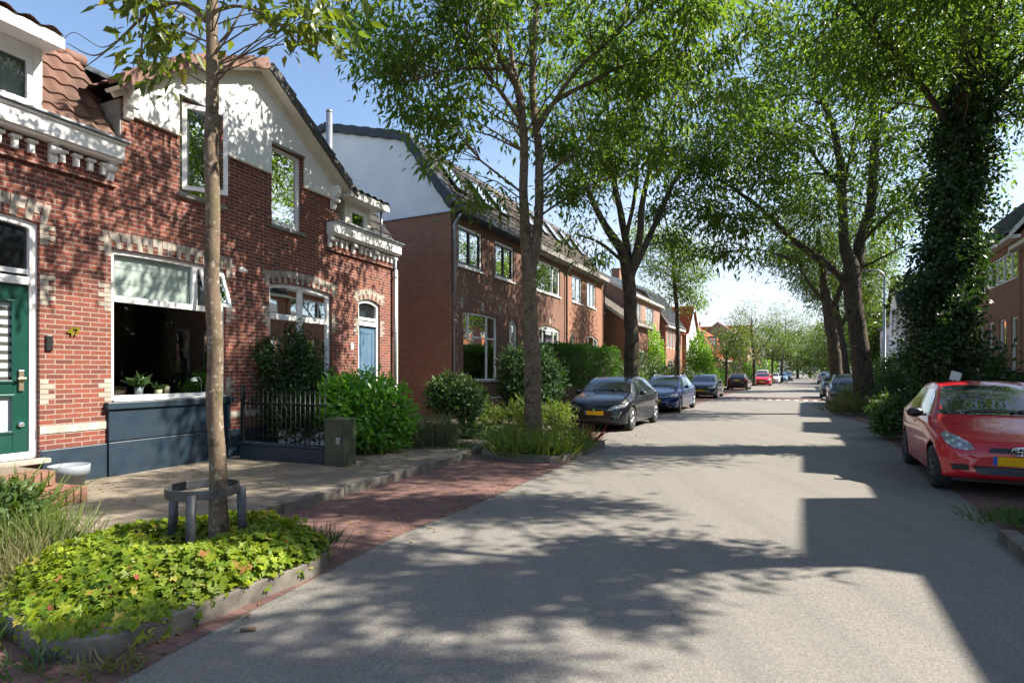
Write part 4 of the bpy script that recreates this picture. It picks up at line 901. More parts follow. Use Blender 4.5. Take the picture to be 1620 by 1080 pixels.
# right side: long row whose dormers throw the stepped shadow on the road
gr_ = 'houses on the right side of the street'
def tallw(u0, u1): return (rect(u0, u1, .5, 3.75), dict(bars_h=(2.7,), back='dark', barw=.07))
def upstrip(u0, u1, nb, z0=4.95): return (rect(u0, u1, z0, z0 + 1.15), dict(bars_v=tuple(u0 + (u1 - u0) * k / nb for k in range(1, nb)), back='curtain', barw=.09))
RW = []
row = [(27.6, 37.2, 'dark red brick house with a long strip of upper windows behind the ivy tree'), (17.0, 27.5, 'brick house with one box dormer, next to the house behind the ivy'),
       (6.5, 16.9, 'brick house of the right hand row beside the red car, with two box dormers'), (-4.5, 6.4, 'brick house of the right hand row nearest the viewer')]
dms = [(), ((27.5 - 24.3, 27.5 - 20.9),), ((16.9 - 16.6, 16.9 - 14.2), (16.9 - 12.15, 16.9 - 9.55)), ()]
for (a, b, lb), ds in zip(row, dms):
    wd = b - a
    h = far_house('terraced_house', lb, 7.3, a, b, 9, 6.82 if a > 20 else 6.35, 9.8 if a > 20 else 8.6, 'brick_side', 'slate', [tallw(.6, 1.6), tallw(2.3, 3.4), tallw(4.1, 4.8), tallw(5.5, 6.2), tallw(7.0, 7.9), tallw(8.5, 9.2), upstrip(.6, 3.6, 3, 5.22 if a > 20 else 4.95), upstrip(4.6, 9.3, 5, 5.22 if a > 20 else 4.95)], side='R', trim='cream', group=gr_, over=.35, kneeh=(1.3, 8.9) if a > 20 else None)
    for (u0, u1) in ds:
        m = MB(); m.box(u0, u1, .05, 3, 6.36, 7.62); d_ = m.build('dormer', M['white'], h); m = MB(); m.box(u0 + .2, u1 - .2, .02, .048, 6.7, 7.4); m.build('window', M['dglass'], d_)
far_house('brick_house', 'brown brick house with a flat gutter right of the white fronted house', 7.6, 43.6, 53, 9, 6.3, 8.3, 'brick_pale', 'slate', [wr(2, 4, 4.2, 5.6), wr(5.5, 7.5, 4.2, 5.6), wr(2, 4.6, 1, 2.8)], side='R', trim='darkmetal', group=gr_)
h = far_house('white_house', 'white fronted house with dark bay windows under a pointed gable', 6.9, 53.2, 60, 9, 6.8, 9.6, 'stucco', 'slate', [wr(1.2, 2.8, 4.6, 6.7, back='dark'), wr(3.6, 5.4, 4.6, 6.7, back='dark'), wr(1.2, 3.0, 1.2, 3.0, back='dark')], side='R', trim='slate', group=gr_, gable='front')
far_house('white_house', 'pale house with a dark flat eave, farthest visible on the right', 7.2, 60.4, 70, 9, 6.0, 7.4, 'stucco', 'slate', [wr(1.2, 3.2, 3.6, 5.2, back='dark'), wr(5, 7, 3.6, 5.2, back='dark')], side='R', trim='darkmetal', group=gr_)
# ------------------------------------------------------------ cars: local -y is the front, y runs from 0 (nose) to L
HATCH = [(0,.30,.48,.53,.62,.55),(.012,.25,.56,.64,.80,.72),(.045,.21,.64,.74,.93,.80),(.11,.19,.73,.83,.985,.84),(.20,.19,.81,.92,1,.85),(.26,.19,.86,.985,1,.82),
         (.32,.19,.89,1.13,1,.765),(.40,.19,.91,1.33,1,.70),(.47,.19,.92,1.425,1,.675),(.58,.19,.93,1.465,1,.67),(.74,.19,.95,1.44,1,.66),(.86,.20,.98,1.36,.99,.64),(.92,.21,.98,1.22,.975,.63),(.965,.23,.95,1.05,.95,.68),(.99,.27,.86,.93,.90,.72),(1,.33,.70,.78,.80,.62)]
HATCH2 = [(0,.28,.50,.56,.64,.57),(.012,.23,.60,.68,.82,.74),(.045,.20,.70,.80,.94,.82),(.11,.19,.79,.895,.985,.85),(.19,.19,.86,.965,1,.86),(.245,.19,.90,1.02,1,.82),
         (.30,.19,.92,1.18,1,.765),(.38,.19,.93,1.375,1,.70),(.45,.19,.94,1.44,1,.675),(.56,.19,.95,1.465,1,.67),(.74,.19,.97,1.435,1,.66),(.86,.20,1.0,1.36,.99,.64),(.93,.21,1.0,1.22,.975,.63),(.97,.23,.96,1.05,.95,.68),(.99,.27,.86,.93,.90,.72),(1,.33,.70,.78,.80,.62)]
LONG = [(0,.28,.46,.50,.60,.52),(.012,.23,.54,.60,.78,.70),(.04,.20,.62,.70,.91,.78),(.10,.18,.70,.79,.98,.83),(.20,.18,.79,.89,1,.84),(.275,.18,.84,.965,1,.80),
         (.33,.18,.87,1.09,1,.76),(.41,.18,.89,1.30,1,.70),(.49,.18,.90,1.42,1,.67),(.60,.18,.92,1.46,1,.66),(.80,.18,.94,1.44,1,.65),(.90,.19,.96,1.36,.985,.63),(.955,.21,.95,1.10,.96,.64),(.985,.25,.88,.94,.92,.72),(1,.31,.72,.80,.84,.64)]
def pchip(xs, ys, t):
    # smooth monotone-ish interpolation
    n = len(xs); h = np.diff(xs); d = np.diff(ys) / h; m = np.zeros(n); m[0] = d[0]; m[-1] = d[-1]
    for i in range(1, n - 1): m[i] = 0 if d[i-1] * d[i] <= 0 else 2 * d[i-1] * d[i] / (d[i-1] + d[i])
    k = np.clip(np.searchsorted(xs, t) - 1, 0, n - 2); s = (t - xs[k]) / h[k]
    return (2*s**3-3*s**2+1)*ys[k] + (s**3-2*s**2+s)*h[k]*m[k] + (-2*s**3+3*s**2)*ys[k+1] + (s**3-s**2)*h[k]*m[k+1]
def car(name, label, paintm, Lc, Wc, Hc, loc, rz, prof=HATCH, ax=(.175, .86), wr_=.295, face='a', detail=2, group=None, rear=False, three=True):
    root = empty(name, loc, rz); put(root, label, 'car', group); W2 = Wc / 2; hs = Hc / 1.465
    P_ = np.array(prof); f = P_[:, 0]; ns = 64 if detail > 1 else 40
    t = np.unique(np.concatenate([np.linspace(0, .06, 9), np.linspace(.06, .94, ns), np.linspace(.94, 1, 8)]))
    zl, zs, zt, wm, wt = [pchip(f, P_[:, i], t) for i in range(1, 6)]
    def sec(i):
        a, b, c, w_, q = zl[i] * hs, zs[i] * hs, zt[i] * hs, wm[i] * W2, wt[i] * W2 * min(1, wm[i] + .0)
        q = min(q, w_ * .97); hood = min(1, max(0, (c - b) / (.25 * hs)))
        pts = [(0, a), (w_*.55, a), (w_ * .93, a + .01), (w_ * .975, a + .07), (w_ * .985, a + (b-a) * .30), (w_, a + (b - a) * .62), (w_ * .985, b - .06), (w_ * .955, b), ]
        tz = b + (c - b) * (.93 - .35 * (1 - hood)); pts += [(w_ * .955 + (q - w_ * .955) * .5, b + (tz - b) * .52), (q, tz), (q * .88, c - .028 * hs * (.4 + .6*hood)), (q * .5, c - .006), (0, c)]
        return pts
    def cr_(pts, sub=3):
        out = []
        for i in range(len(pts) - 1):
            p0, p1, p2, p3 = [np.array(pts[max(0, min(len(pts)-1, j))]) for j in (i-1, i, i+1, i+2)]
            for k in range(sub): s = k / sub; out.append(.5*((2*p1)+(p2-p0)*s+(2*p0-5*p1+4*p2-p3)*s*s+(3*p1-p0-3*p2+p3)*s**3))
        out.append(np.array(pts[-1])); return out
    m = MB(); rings = []
    for i, tt in enumerate(t):
        h = cr_(sec(i)); full = [(p[0], tt * Lc - (.0), p[1]) for p in h] + [(-p[0], tt * Lc, p[1]) for p in h[-2:0:-1]]
        # plan-view rounding of nose and tail
        if tt < .10: full = [(x, y + .16 * (abs(x) / W2) ** 2.4 * (1 - tt/.10) , z) for x, y, z in full]
        if tt > .93: full = [(x, y - .10 * (abs(x) / W2) ** 2.4 * ((tt - .93) / .07), z) for x, y, z in full]
        rings.append(full)
    n = len(rings[0]); vs = [p for r_ in rings for p in r_]; fs = []
    for i in range(len(rings) - 1):
        for k in range(n): k2 = (k + 1) % n; fs.append((i*n+k, i*n+k2, (i+1)*n+k2, (i+1)*n+k))
    fs += [tuple(range(n)), tuple((len(rings)-1)*n + k for k in range(n - 1, -1, -1))]; m.add(vs, fs, True)
    body = m.build('body', paintm, root)
    bm = bmesh.new(); bm.from_mesh(body.data); bvh = BVHTree.FromBMesh(bm); bm.free()
    ya, yb = ax[0] * Lc + .02, ax[1] * Lc - .03
    cut = MB()
    for yy in (ya, yb):
        for s in (-1, 1):
            x0, x1 = (W2 - .24, W2 + .2) if s > 0 else (-W2 - .2, -W2 + .24); cut.lathe([(.001, x0), (wr_ * 1.16, x0), (wr_ * 1.16, x1), (.001, x1)], (0, yy, wr_), 28, 'x', False)
    co = cut.build('cutter', M['black']); co.parent = root
    bo = body.modifiers.new('b', 'BOOLEAN'); bo.object = co; bo.operation = 'DIFFERENCE'; bo.solver = 'EXACT'
    bpy.context.view_layer.update(); dg = bpy.context.evaluated_depsgraph_get(); me = bpy.data.meshes.new_from_object(body.evaluated_get(dg)); body.modifiers.clear()
    body.data = me; bpy.data.objects.remove(co)
    if M['black'].name not in [x.name for x in me.materials if x]: me.materials.append(M['black'])
    bi = len(me.materials) - 1
    for p in me.polygons:
        c = p.center; p.use_smooth = True
        for yy in (ya, yb):
            dd = math.hypot(c.y - yy, c.z - wr_); nrm = p.normal
            if dd < wr_ * 1.17 and (dd < wr_ * 1.10 or abs(nrm.x) < .5) and abs(c.x) < W2 * .99: p.material_index = bi; p.use_smooth = False
    def decal(pname, outline, how, material, off=.006, th=.004, parent=None, res=.06, mirror=False, smooth=True, both=False):
        """outline in (x,z) for front/rear, (y,z) for side; projected on the body."""
        out = []
        for s in ((1, -1) if mirror else (1,)):
            pts = [Vector((p[0] * (s if how in 'fr' else 1), p[1])) for p in outline]; den = []
            for i in range(len(pts)):
                a, b = pts[i], pts[(i+1) % len(pts)]; k = max(1, int((b - a).length / res))
                den += [a.lerp(b, j / k) for j in range(k)]
            nb = len(den); edges = [(i, (i+1) % nb) for i in range(nb)]; x0 = min(p.x for p in den); x1 = max(p.x for p in den); z0 = min(p.y for p in den); z1 = max(p.y for p in den)
            gx = []; yv = z0 + res * .5
            while yv < z1:
                xv = x0 + res * .5
                while xv < x1:
                    q = Vector((xv, yv)); ins = False; j = nb - 1; md = 1e9
                    for i in range(nb):
                        a, b = den[i], den[j]
                        if (a.y > q.y) != (b.y > q.y) and q.x < (b.x - a.x) * (q.y - a.y) / (b.y - a.y) + a.x: ins = not ins
                        md = min(md, (a - q).length); j = i
                    if ins and md > res * .45: gx.append(q)
                    xv += res
                yv += res
            V, E_, F_, *_ = delaunay_2d_cdt(den + gx, edges, [], 1, 1e-5)
            v3 = []; ok = []
            for p in V:
                if how == 'f': o_, d_ = Vector((p.x, -2, p.y)), Vector((0, 1, 0))
                elif how == 'r': o_, d_ = Vector((p.x, Lc + 2, p.y)), Vector((0, -1, 0))
                else: o_, d_ = Vector((2 * s, p.x, p.y)), Vector((-s, 0, 0))
                hit, nrm, _, _ = bvh.ray_cast(o_, d_)
                if hit is None: v3.append(Vector((0, 0, 0))); ok.append(False)
                else:
                    if nrm.dot(d_) > 0: nrm = -nrm
                    v3.append(hit + nrm * off); ok.append(True)
            fc = [tuple(f_) for f_ in F_ if all(ok[i] for i in f_)]
            mb_ = MB(); mb_.add(v3, fc, smooth); 
            if fc: out.append(mb_.build(pname, material, parent or root))
        return out
    G_ = M['carglass']; K = M['black']
    zr = 1.40 * hs
    # windscreen with black surround
    wsb = (.985 if prof is not HATCH2 else 1.03) * hs; wst = 1.385 * hs
    decal('windscreen', [(-W2*.82, wsb + .01), (W2*.82, wsb + .01), (W2*.75, wsb + .15*hs), (W2*.655, wst - .01), (W2*.4, wst + .015), (-W2*.4, wst + .015), (-W2*.655, wst - .01), (-W2*.75, wsb + .15*hs)], 'f', G_, .006, res=.07)
    decal('side_window', [(.335*Lc, .985*hs), (.60*Lc, .99*hs), (.60*Lc, 1.34*hs), (.46*Lc, 1.335*hs), (.41*Lc, 1.24*hs)], 's', G_, .006, mirror=True, res=.07)
    decal('side_window', [(.62*Lc, .99*hs), (.80*Lc, 1.06*hs), (.845*Lc, 1.16*hs), (.80*Lc, 1.32*hs), (.62*Lc, 1.345*hs)], 's', G_, .006, mirror=True, res=.07)
    # door seams, sill, handles
    if detail > 1:
        for yy in (.335, .61):
            decal('door_seam', [(yy*Lc, .30), (yy*Lc + .009, .30), (yy*Lc + .009, .95*hs), (yy*Lc, .95*hs)], 's', K, .003, mirror=True, res=.2)
        decal('door_seam', [(.335*Lc, .30), (.61*Lc, .30), (.61*Lc, .309), (.335*Lc, .309)], 's', K, .003, mirror=True, res=.2)
        decal('door_handle', [(.555*Lc, .80*hs), (.60*Lc, .80*hs), (.60*Lc, .835*hs), (.555*Lc, .835*hs)], 's', paintm, .022, mirror=True, res=.1)
    if rear:
        decal('rear_window', [(-W2*.62, 1.02*hs), (W2*.62, 1.02*hs), (W2*.56, 1.30*hs), (-W2*.56, 1.30*hs)], 'r', G_, .006)
        decal('tail_lamp', [(W2*.55, .78*hs), (W2*.90, .80*hs), (W2*.88, .98*hs), (W2*.60, .93*hs)], 'r', M['taillamp'], .01, mirror=True)
        decal('number_plate', [(-.26, .80*hs), (.26, .80*hs), (.26, .90*hs), (-.26, .90*hs)], 'r', M['yellow'], .015)
        decal('bumper_trim', [(-W2*.7, .30), (W2*.7, .30), (W2*.72, .42), (-W2*.72, .42)], 'r', K, .006)
    # front
    if face == 'a':       # small city car: round-ish lamps, slim grille slit with round emblem, low intake
        decal('headlight', [(W2*.53, .60), (W2*.66, .585), (W2*.78, .60), (W2*.875, .67), (W2*.90, .76), (W2*.84, .79), (W2*.70, .745), (W2*.57, .67)], 'f', M['headlamp'], .012, mirror=True, res=.04)
        decal('grille', [(-.30, .575), (.30, .575), (.27, .635), (-.27, .635)], 'f', K, .006, res=.05)
        decal('lower_intake', [(-.40, .30), (.40, .30), (.46, .40), (-.46, .40)], 'f', K, .006, res=.05)
        decal('fog_lamp', [(W2*.60, .335), (W2*.80, .335), (W2*.82, .40), (W2*.62, .41)], 'f', K, .008, mirror=True, res=.05)
        pz = .42
    elif face == 'b':     # lion-faced hatch: slanted lamps with long fang lights, wide dark grille
        decal('headlight', [(W2*.42, .56), (W2*.90, .66), (W2*.93, .74), (W2*.60, .69), (W2*.44, .62)], 'f', M['headlamp'], .012, mirror=True, res=.05)
        decal('daylight_strip', [(W2*.86, .66), (W2*.90, .66), (W2*.72, .36), (W2*.70, .36)], 'f', M['chrome'], .014, mirror=True, res=.05)
        decal('grille', [(-.48, .36), (.48, .36), (.40, .60), (-.40, .60)], 'f', K, .006, res=.06)
        decal('lower_intake', [(-.50, .24), (.50, .24), (.50, .33), (-.50, .33)], 'f', K, .007, res=.06)
        pz = .44
    elif face == 'c':     # estate: chrome wing across the nose, lamps joined to it
        decal('headlight', [(W2*.50, .60), (W2*.92, .63), (W2*.93, .74), (W2*.75, .72), (W2*.50, .65)], 'f', M['headlamp'], .012, mirror=True, res=.05)
        decal('chrome_strip', [(-W2*.5, .60), (0, .575), (W2*.5, .60), (W2*.5, .625), (0, .605), (-W2*.5, .625)], 'f', M['chrome'], .012, res=.05)
        decal('lower_intake', [(-.55, .24), (.55, .24), (.45, .40), (-.45, .40)], 'f', K, .006, res=.06)
        decal('bumper_strip', [(-.62, .235), (.62, .235), (.62, .255), (-.62, .255)], 'f', M['chrome'], .012, res=.06)
        pz = .42
    else:
        decal('headlight', [(W2*.52, .60), (W2*.90, .62), (W2*.92, .74), (W2*.55, .70)], 'f', M['headlamp'], .012, mirror=True, res=.06)
        decal('grille', [(-.36, .56), (.36, .56), (.34, .66), (-.34, .66)], 'f', K, .008, res=.06)
        decal('lower_intake', [(-.50, .26), (.50, .26), (.46, .38), (-.46, .38)], 'f', K, .006, res=.06)
        pz = .42
    if not rear or detail > 1:
        pl = decal('number_plate', [(-.26, pz), (.26, pz), (.26, pz + .11), (-.26, pz + .11)], 'f', M['yellow'], .02, res=.13)
        if detail > 1: decal('plate_band', [(-.258, pz+.002), (-.215, pz+.002), (-.215, pz + .108), (-.258, pz + .108)], 'f', M['plateblue'], .022, parent=pl[0] if pl else None, res=.2)
    # emblem: ring shapes on the nose
    def nose(x, z):
        hit, nrm, _, _ = bvh.ray_cast(Vector((x, -2, z)), Vector((0, 1, 0))); return hit if hit else Vector((x, 0, z))
    e0 = nose(0, .605 if face != 'b' else .56); m = MB()
    def ell(cx, cz, a, b, r, y):
        m.tube([(cx + a * math.cos(th), y, cz + b * math.sin(th)) for th in [2*math.pi*i/20 for i in range(21)]], r, 6, cap=False)
    if face in ('a', 'c'):
        ell(0, e0.z, .078, .052, .009, e0.y - .025); ell(0, e0.z + .017, .048, .019, .007, e0.y - .027); ell(0, e0.z - .004, .022, .046, .007, e0.y - .029)
    elif face == 'b': m.prism([(-.03, e0.z - .04), (.02, e0.z - .045), (.04, e0.z), (.015, e0.z + .05), (-.03, e0.z + .04), (-.015, e0.z)], e0.y - .03, e0.y - .012)
    else: ell(0, e0.z, .05, .05, .008, e0.y - .02)
    m.build('emblem', M['chrome'], root)
    # mirrors
    for s in (-1, 1):
        m = MB(); y0 = .345 * Lc; x0 = s * W2 * .97; z0 = 1.0 * hs
        prof_ = [(.001, 0), (.05, .008), (.078, .04), (.085, .08), (.075, .105), (.001, .108)]
        m.lathe(prof_, (0, 0, 0), 16, 'y'); m.v = [(x0 + s * .11 + x * 1.25, y0 - .06 + y, z0 + z * .85) for x, y, z in m.v]; m.box(min(x0 - s*.03, x0 + s*.06), max(x0 - s*.03, x0 + s*.06), y0 - .02, y0 + .03, z0 - .05, z0 - .02)
        m.build('wing_mirror', K if face in 'ab' else paintm, root)
    # wipers, aerial, roof rails
    if detail > 1 and not rear:
        m = MB()
        for (xa, xb) in ((-.35*W2/.8, .30), (.15, .62*W2)):
            pts = []
            for i in range(7):
                q = i / 6; x = xa + (xb - xa) * q; hit, nrm, _, _ = bvh.ray_cast(Vector((x, -2, wsb + .045 + .03 * math.sin(q * 3))), Vector((0, 1, 0)))
                if hit: pts.append(hit + Vector((0, -.028, .008)))
            if len(pts) > 2: m.tube(pts, .009, 5)
        m.build('wiper', K, root)
    m = MB(); m.tube([(0, .52 * Lc, 1.44 * hs), (0, .56 * Lc, 1.66 * hs)], [.006, .003], 5); m.build('aerial', K, root)
    if prof is LONG and detail > 1:
        m = MB()
        for s in (-1, 1): m.tube([(s * W2*.60, .50*Lc, 1.42*hs), (s*W2*.62, .55*Lc, 1.475*hs), (s*W2*.61, .80*Lc, 1.47*hs), (s * W2*.58, .86*Lc, 1.40*hs)], .016, 6)
        m.build('roof_rail', M['zinc'], root)
    # wheels
    proto = None
    for yy in (ya, yb):
        for s in (-1, 1):
            if proto is None:
                we = empty('wheel', (0, 0, 0), 0, root)
                tw = .095; m = MB(); r = wr_; m.lathe([(r*.66, -tw), (r*.90, -tw*1.05), (r*.985, -tw*.8), (r, -tw*.4), (r, tw*.4), (r*.985, tw*.8), (r*.90, tw*1.05), (r*.66, tw)], (0, 0, 0), 36, 'x'); m.build('tyre', M['rubber'], we)
                m = MB(); m.lathe([(r*.67, -tw*.9), (r*.67, tw*.95), (r*.62, tw*.97), (r*.60, tw*.6), (r*.59, -tw*.5), (.001, -tw*.5)], (0, 0, 0), 28, 'x'); m.build('rim', M['darkmetal'], we)
                m = MB()
                for k in range(7 if face == 'a' else 5):
                    th = 2 * math.pi * k / (7 if face == 'a' else 5); c_, s_ = math.cos(th), math.sin(th)
                    for dth in ((-.09, .09) if face != 'a' else (0,)):
                        c2, s2 = math.cos(th + dth * 2), math.sin(th + dth * 2); m.tube([(tw*.72, c_*r*.08, s_*r*.08), (tw*.78, (c2)*r*.62, (s2)*r*.62)], [r*.07, r*.075], 6)
                m.lathe([(.001, tw*.82), (r*.15, tw*.80), (r*.17, tw*.4), (.001, tw*.4)], (0, 0, 0), 14, 'x'); m.build('spokes', M['darkmetal'] if face == 'a' else M['zinc'], we); proto = we; w_ = we
            else: w_ = copy_tree(proto, root)
            w_.location = (s * (W2 - .105), yy, wr_); w_.rotation_euler = (0, 0, 0 if s > 0 else math.pi)
    # dark underside so daylight does not show under the body
    m = MB(); m.box(-W2*.8, W2*.8, Lc*.06, Lc*.94, .17, .30); m.build('underbody', K, root)
    return root
PT = {k: paint('paint_' + k, c, fl) for k, c, fl in (('red', (.50, .010, .022), .0), ('black', (.006, .008, .012), .0), ('blue', (.008, .022, .11), .25), ('slate', (.015, .022, .03), .2), ('maroon', (.03, .008, .012), .1),
    ('white', (.75, .76, .77), .0), ('sky', (.10, .20, .33), .3), ('silver', (.38, .40, .42), .5), ('indigo', (.018, .02, .055), .2), ('teal', (.02, .045, .06), .2))}
lg = 'cars parked along the left side'; rg = 'cars parked along the right side'
car('parked_car', 'small red hatchback parked on the right side, nearest car', PT['red'], 3.42, 1.62, 1.465, SW(2.39, 9.05), -SA, HATCH, face='a', ax=(.165, .845), group=rg)
car('parked_car', 'black hatchback parked facing us, first in the left row behind the grassy tree bed', PT['black'], 4.0, 1.76, 1.47, SW(-4.98, 14.35), -SA, HATCH2, face='b', wr_=.325, group=lg)
car('parked_car', 'dark blue estate car with roof rails behind the black hatchback', PT['blue'], 4.6, 1.77, 1.46, SW(-5.15, 21.9), -SA, LONG, face='c', wr_=.32, group=lg)
car('parked_car', 'dark grey car facing us in front of the lime green shrub', PT['slate'], 4.1, 1.72, 1.45, SW(-5.45, 35.0), -SA, HATCH2, face='d', wr_=.31, detail=1, group=lg)
car('parked_car', 'black maroon tinted car showing its tail lamps and rear plate', PT['maroon'], 4.1, 1.76, 1.50, SW(-5.1, 56.5), -SA + math.pi, HATCH2, face='d', wr_=.31, detail=1, rear=True, group=lg)
car('parked_car', 'bright red car with open front parked beyond the thin roadside tree', PT['red'], 4.2, 1.78, 1.50, SW(-4.1, 69.5), -SA, HATCH2, face='d', wr_=.31, detail=1, group=lg)
car('parked_car', 'white van like car right behind the distant red car', PT['white'], 4.4, 1.80, 1.85, SW(-4.5, 75), -SA, HATCH, face='d', wr_=.32, detail=1, group=lg)
car('parked_car', 'small white car between the distant red car and the light blue one', PT['white'], 3.9, 1.7, 1.45, SW(-3.6, 84), -SA, HATCH, face='d', wr_=.31, detail=1, group=lg)
car('parked_car', 'light blue car far down the left side', PT['sky'], 4.2, 1.78, 1.5, SW(-3.0, 97), -SA, HATCH, face='d', wr_=.31, detail=1, group=lg)
car('parked_car', 'dark car with a pale bonnet behind the light blue one', PT['slate'], 4.6, 1.85, 1.7, SW(-2.4, 106), -SA, LONG, face='d', wr_=.33, detail=1, group=lg)
car('parked_car', 'dark indigo car facing us just behind the weeds of the thick trunk', PT['indigo'], 4.2, 1.78, 1.50, SW(1.95, 29.3), -SA, HATCH2, face='d', wr_=.32, group=rg)
car('parked_car', 'dark teal car parked behind the indigo one on the right', PT['teal'], 4.2, 1.76, 1.48, SW(1.85, 37.8), -SA, HATCH2, face='d', wr_=.32, detail=1, group=rg)
car('parked_car', 'silver car far down on the right side', PT['silver'], 4.4, 1.8, 1.6, SW(2.6, 86), -SA + math.pi, LONG, face='d', wr_=.32, detail=1, rear=True, group=rg)
car('parked_car', 'pale car farthest down on the right side', PT['white'], 4.2, 1.8, 1.5, SW(3.2, 96), -SA, HATCH, face='d', wr_=.32, detail=1, group=rg)
# ------------------------------------------------------------ street furniture
e = empty('tree_guard', (-2.55, 4.62, .09), 0); put(e, 'grey steel ring guard on three legs around the slim tree', 'tree guard')
rr_ = .275; zr = .58
m = MB(); n_ = 48
vs = []
for k in range(n_):
    th = 2*math.pi*k/n_; c_, s_ = math.cos(th), math.sin(th)
    for (q, z) in ((rr_, zr), (rr_ - .012, zr), (rr_ - .012, zr - .075), (rr_, zr - .075)): vs.append((c_*q, s_*q, z))
fs = [(4*k + j, 4*k + (j+1) % 4, 4*((k+1) % n_) + (j+1) % 4, 4*((k+1) % n_) + j) for k in range(n_) for j in range(4)]
m.add(vs, fs); m.build('ring', M['darkmetal'], e, bevel=.003)
for a in (-78, 18, 168):
    th = R(a); c_, s_ = math.cos(th), math.sin(th); m = MB(); m.tube([(c_*(rr_+.01), s_*(rr_+.01), zr - .03), (c_*(rr_+.015), s_*(rr_+.015), zr - .3), (c_*(rr_+.05), s_*(rr_+.05), -.05)], .036, 12); m.build('leg', M['darkmetal'], e)
e = empty('street_lamp', SW(3.95, 36.4, 0), -SA); put(e, 'tall grey street lamp with curved arm right of the thick trunk', 'street lamp')
m = MB(); m.tube([(0,0,0), (0,0,1.8), (0,0,1.82), (0,0,6.7), (-.06,0,6.95), (-.25,0,7.12), (-.55,0,7.17), (-2.0,0,7.22)], [.10,.10,.07,.055,.05,.045,.04,.032], 12); m.build('pole', M['zinc'], e)
m = MB(); m.tube([(-1.95,0,7.2), (-2.1,0,7.22), (-2.6,0,7.24), (-2.75,0,7.22)], [.04,.10,.11,.03], 12); m.build('lamp_head', M['zinc'], e)
e = empty('notice_sign', PX(1510, 700, 10.7), R(-20)); e.location.z = .1; put(e, 'small tilted white placard on a thin stake behind the red car', 'placard')
m = MB(); m.tube([(0,0,0),(0,0,1.35)], .015, 6); m.build('stake', M['wood'], e)
m = MB(); m.box(-.08, .08, -.006, .006, 1.33, 1.50); m.v = [(x + (z-1.35)*.25, y, z - x*.35) for x, y, z in m.v]; m.build('board', M['white'], e)
e = empty('road_sign', SW(1.9, 118), -SA); put(e, 'small distant road sign on a post at the end of the street', 'road sign')
m = MB(); m.tube([(0,0,0),(0,0,2.6)], .05, 8); m.build('pole', M['zinc'], e); m = MB(); m.box(-.4,.4,-.02,.02,1.9,2.6); m.build('sign_plate', M['zinc'], e)
e = empty('garden_gate', PX(907, 640, 18.6), -SA); e.location.z = .1; put(e, 'weathered wooden plank gate left of the black hatchback', 'gate')
m = MB()
for i in range(6): m.box(-.45 + i*.13, -.45 + i*.13 + .115, -.015, .015, .05, .98)
m.box(-.46,.34,.016,.04,.25,.33); m.box(-.46,.34,.016,.04,.75,.83); m.build('planks', M['wood'], e, bevel=.004)
m = MB(); m.box(-.56,-.47,-.05,.05,0,1.08); m.box(.35,.44,-.05,.05,0,1.08); m.build('gate_post', M['wood'], e, bevel=.006)
e = empty('low_garden_wall', H2(.9, -.85, .1), RZ2); put(e, 'low purple brown brick wall under the arched window of the corner house', 'garden wall')
m = MB(); m.box(0, 3.3, -.11, .11, 0, .62); m.build('brickwork', M['brick_brown'], e); m = MB(); m.box(-.03, 3.33, -.14, .14, .622, .67); m.build('coping', M['concrete'], e, bevel=.01)
# ------------------------------------------------------------ trees
tg1 = 'street trees on the left side'; tg2 = 'street trees on the right side'
def V3(px, py, Y): return tuple(PX(px, py, Y))
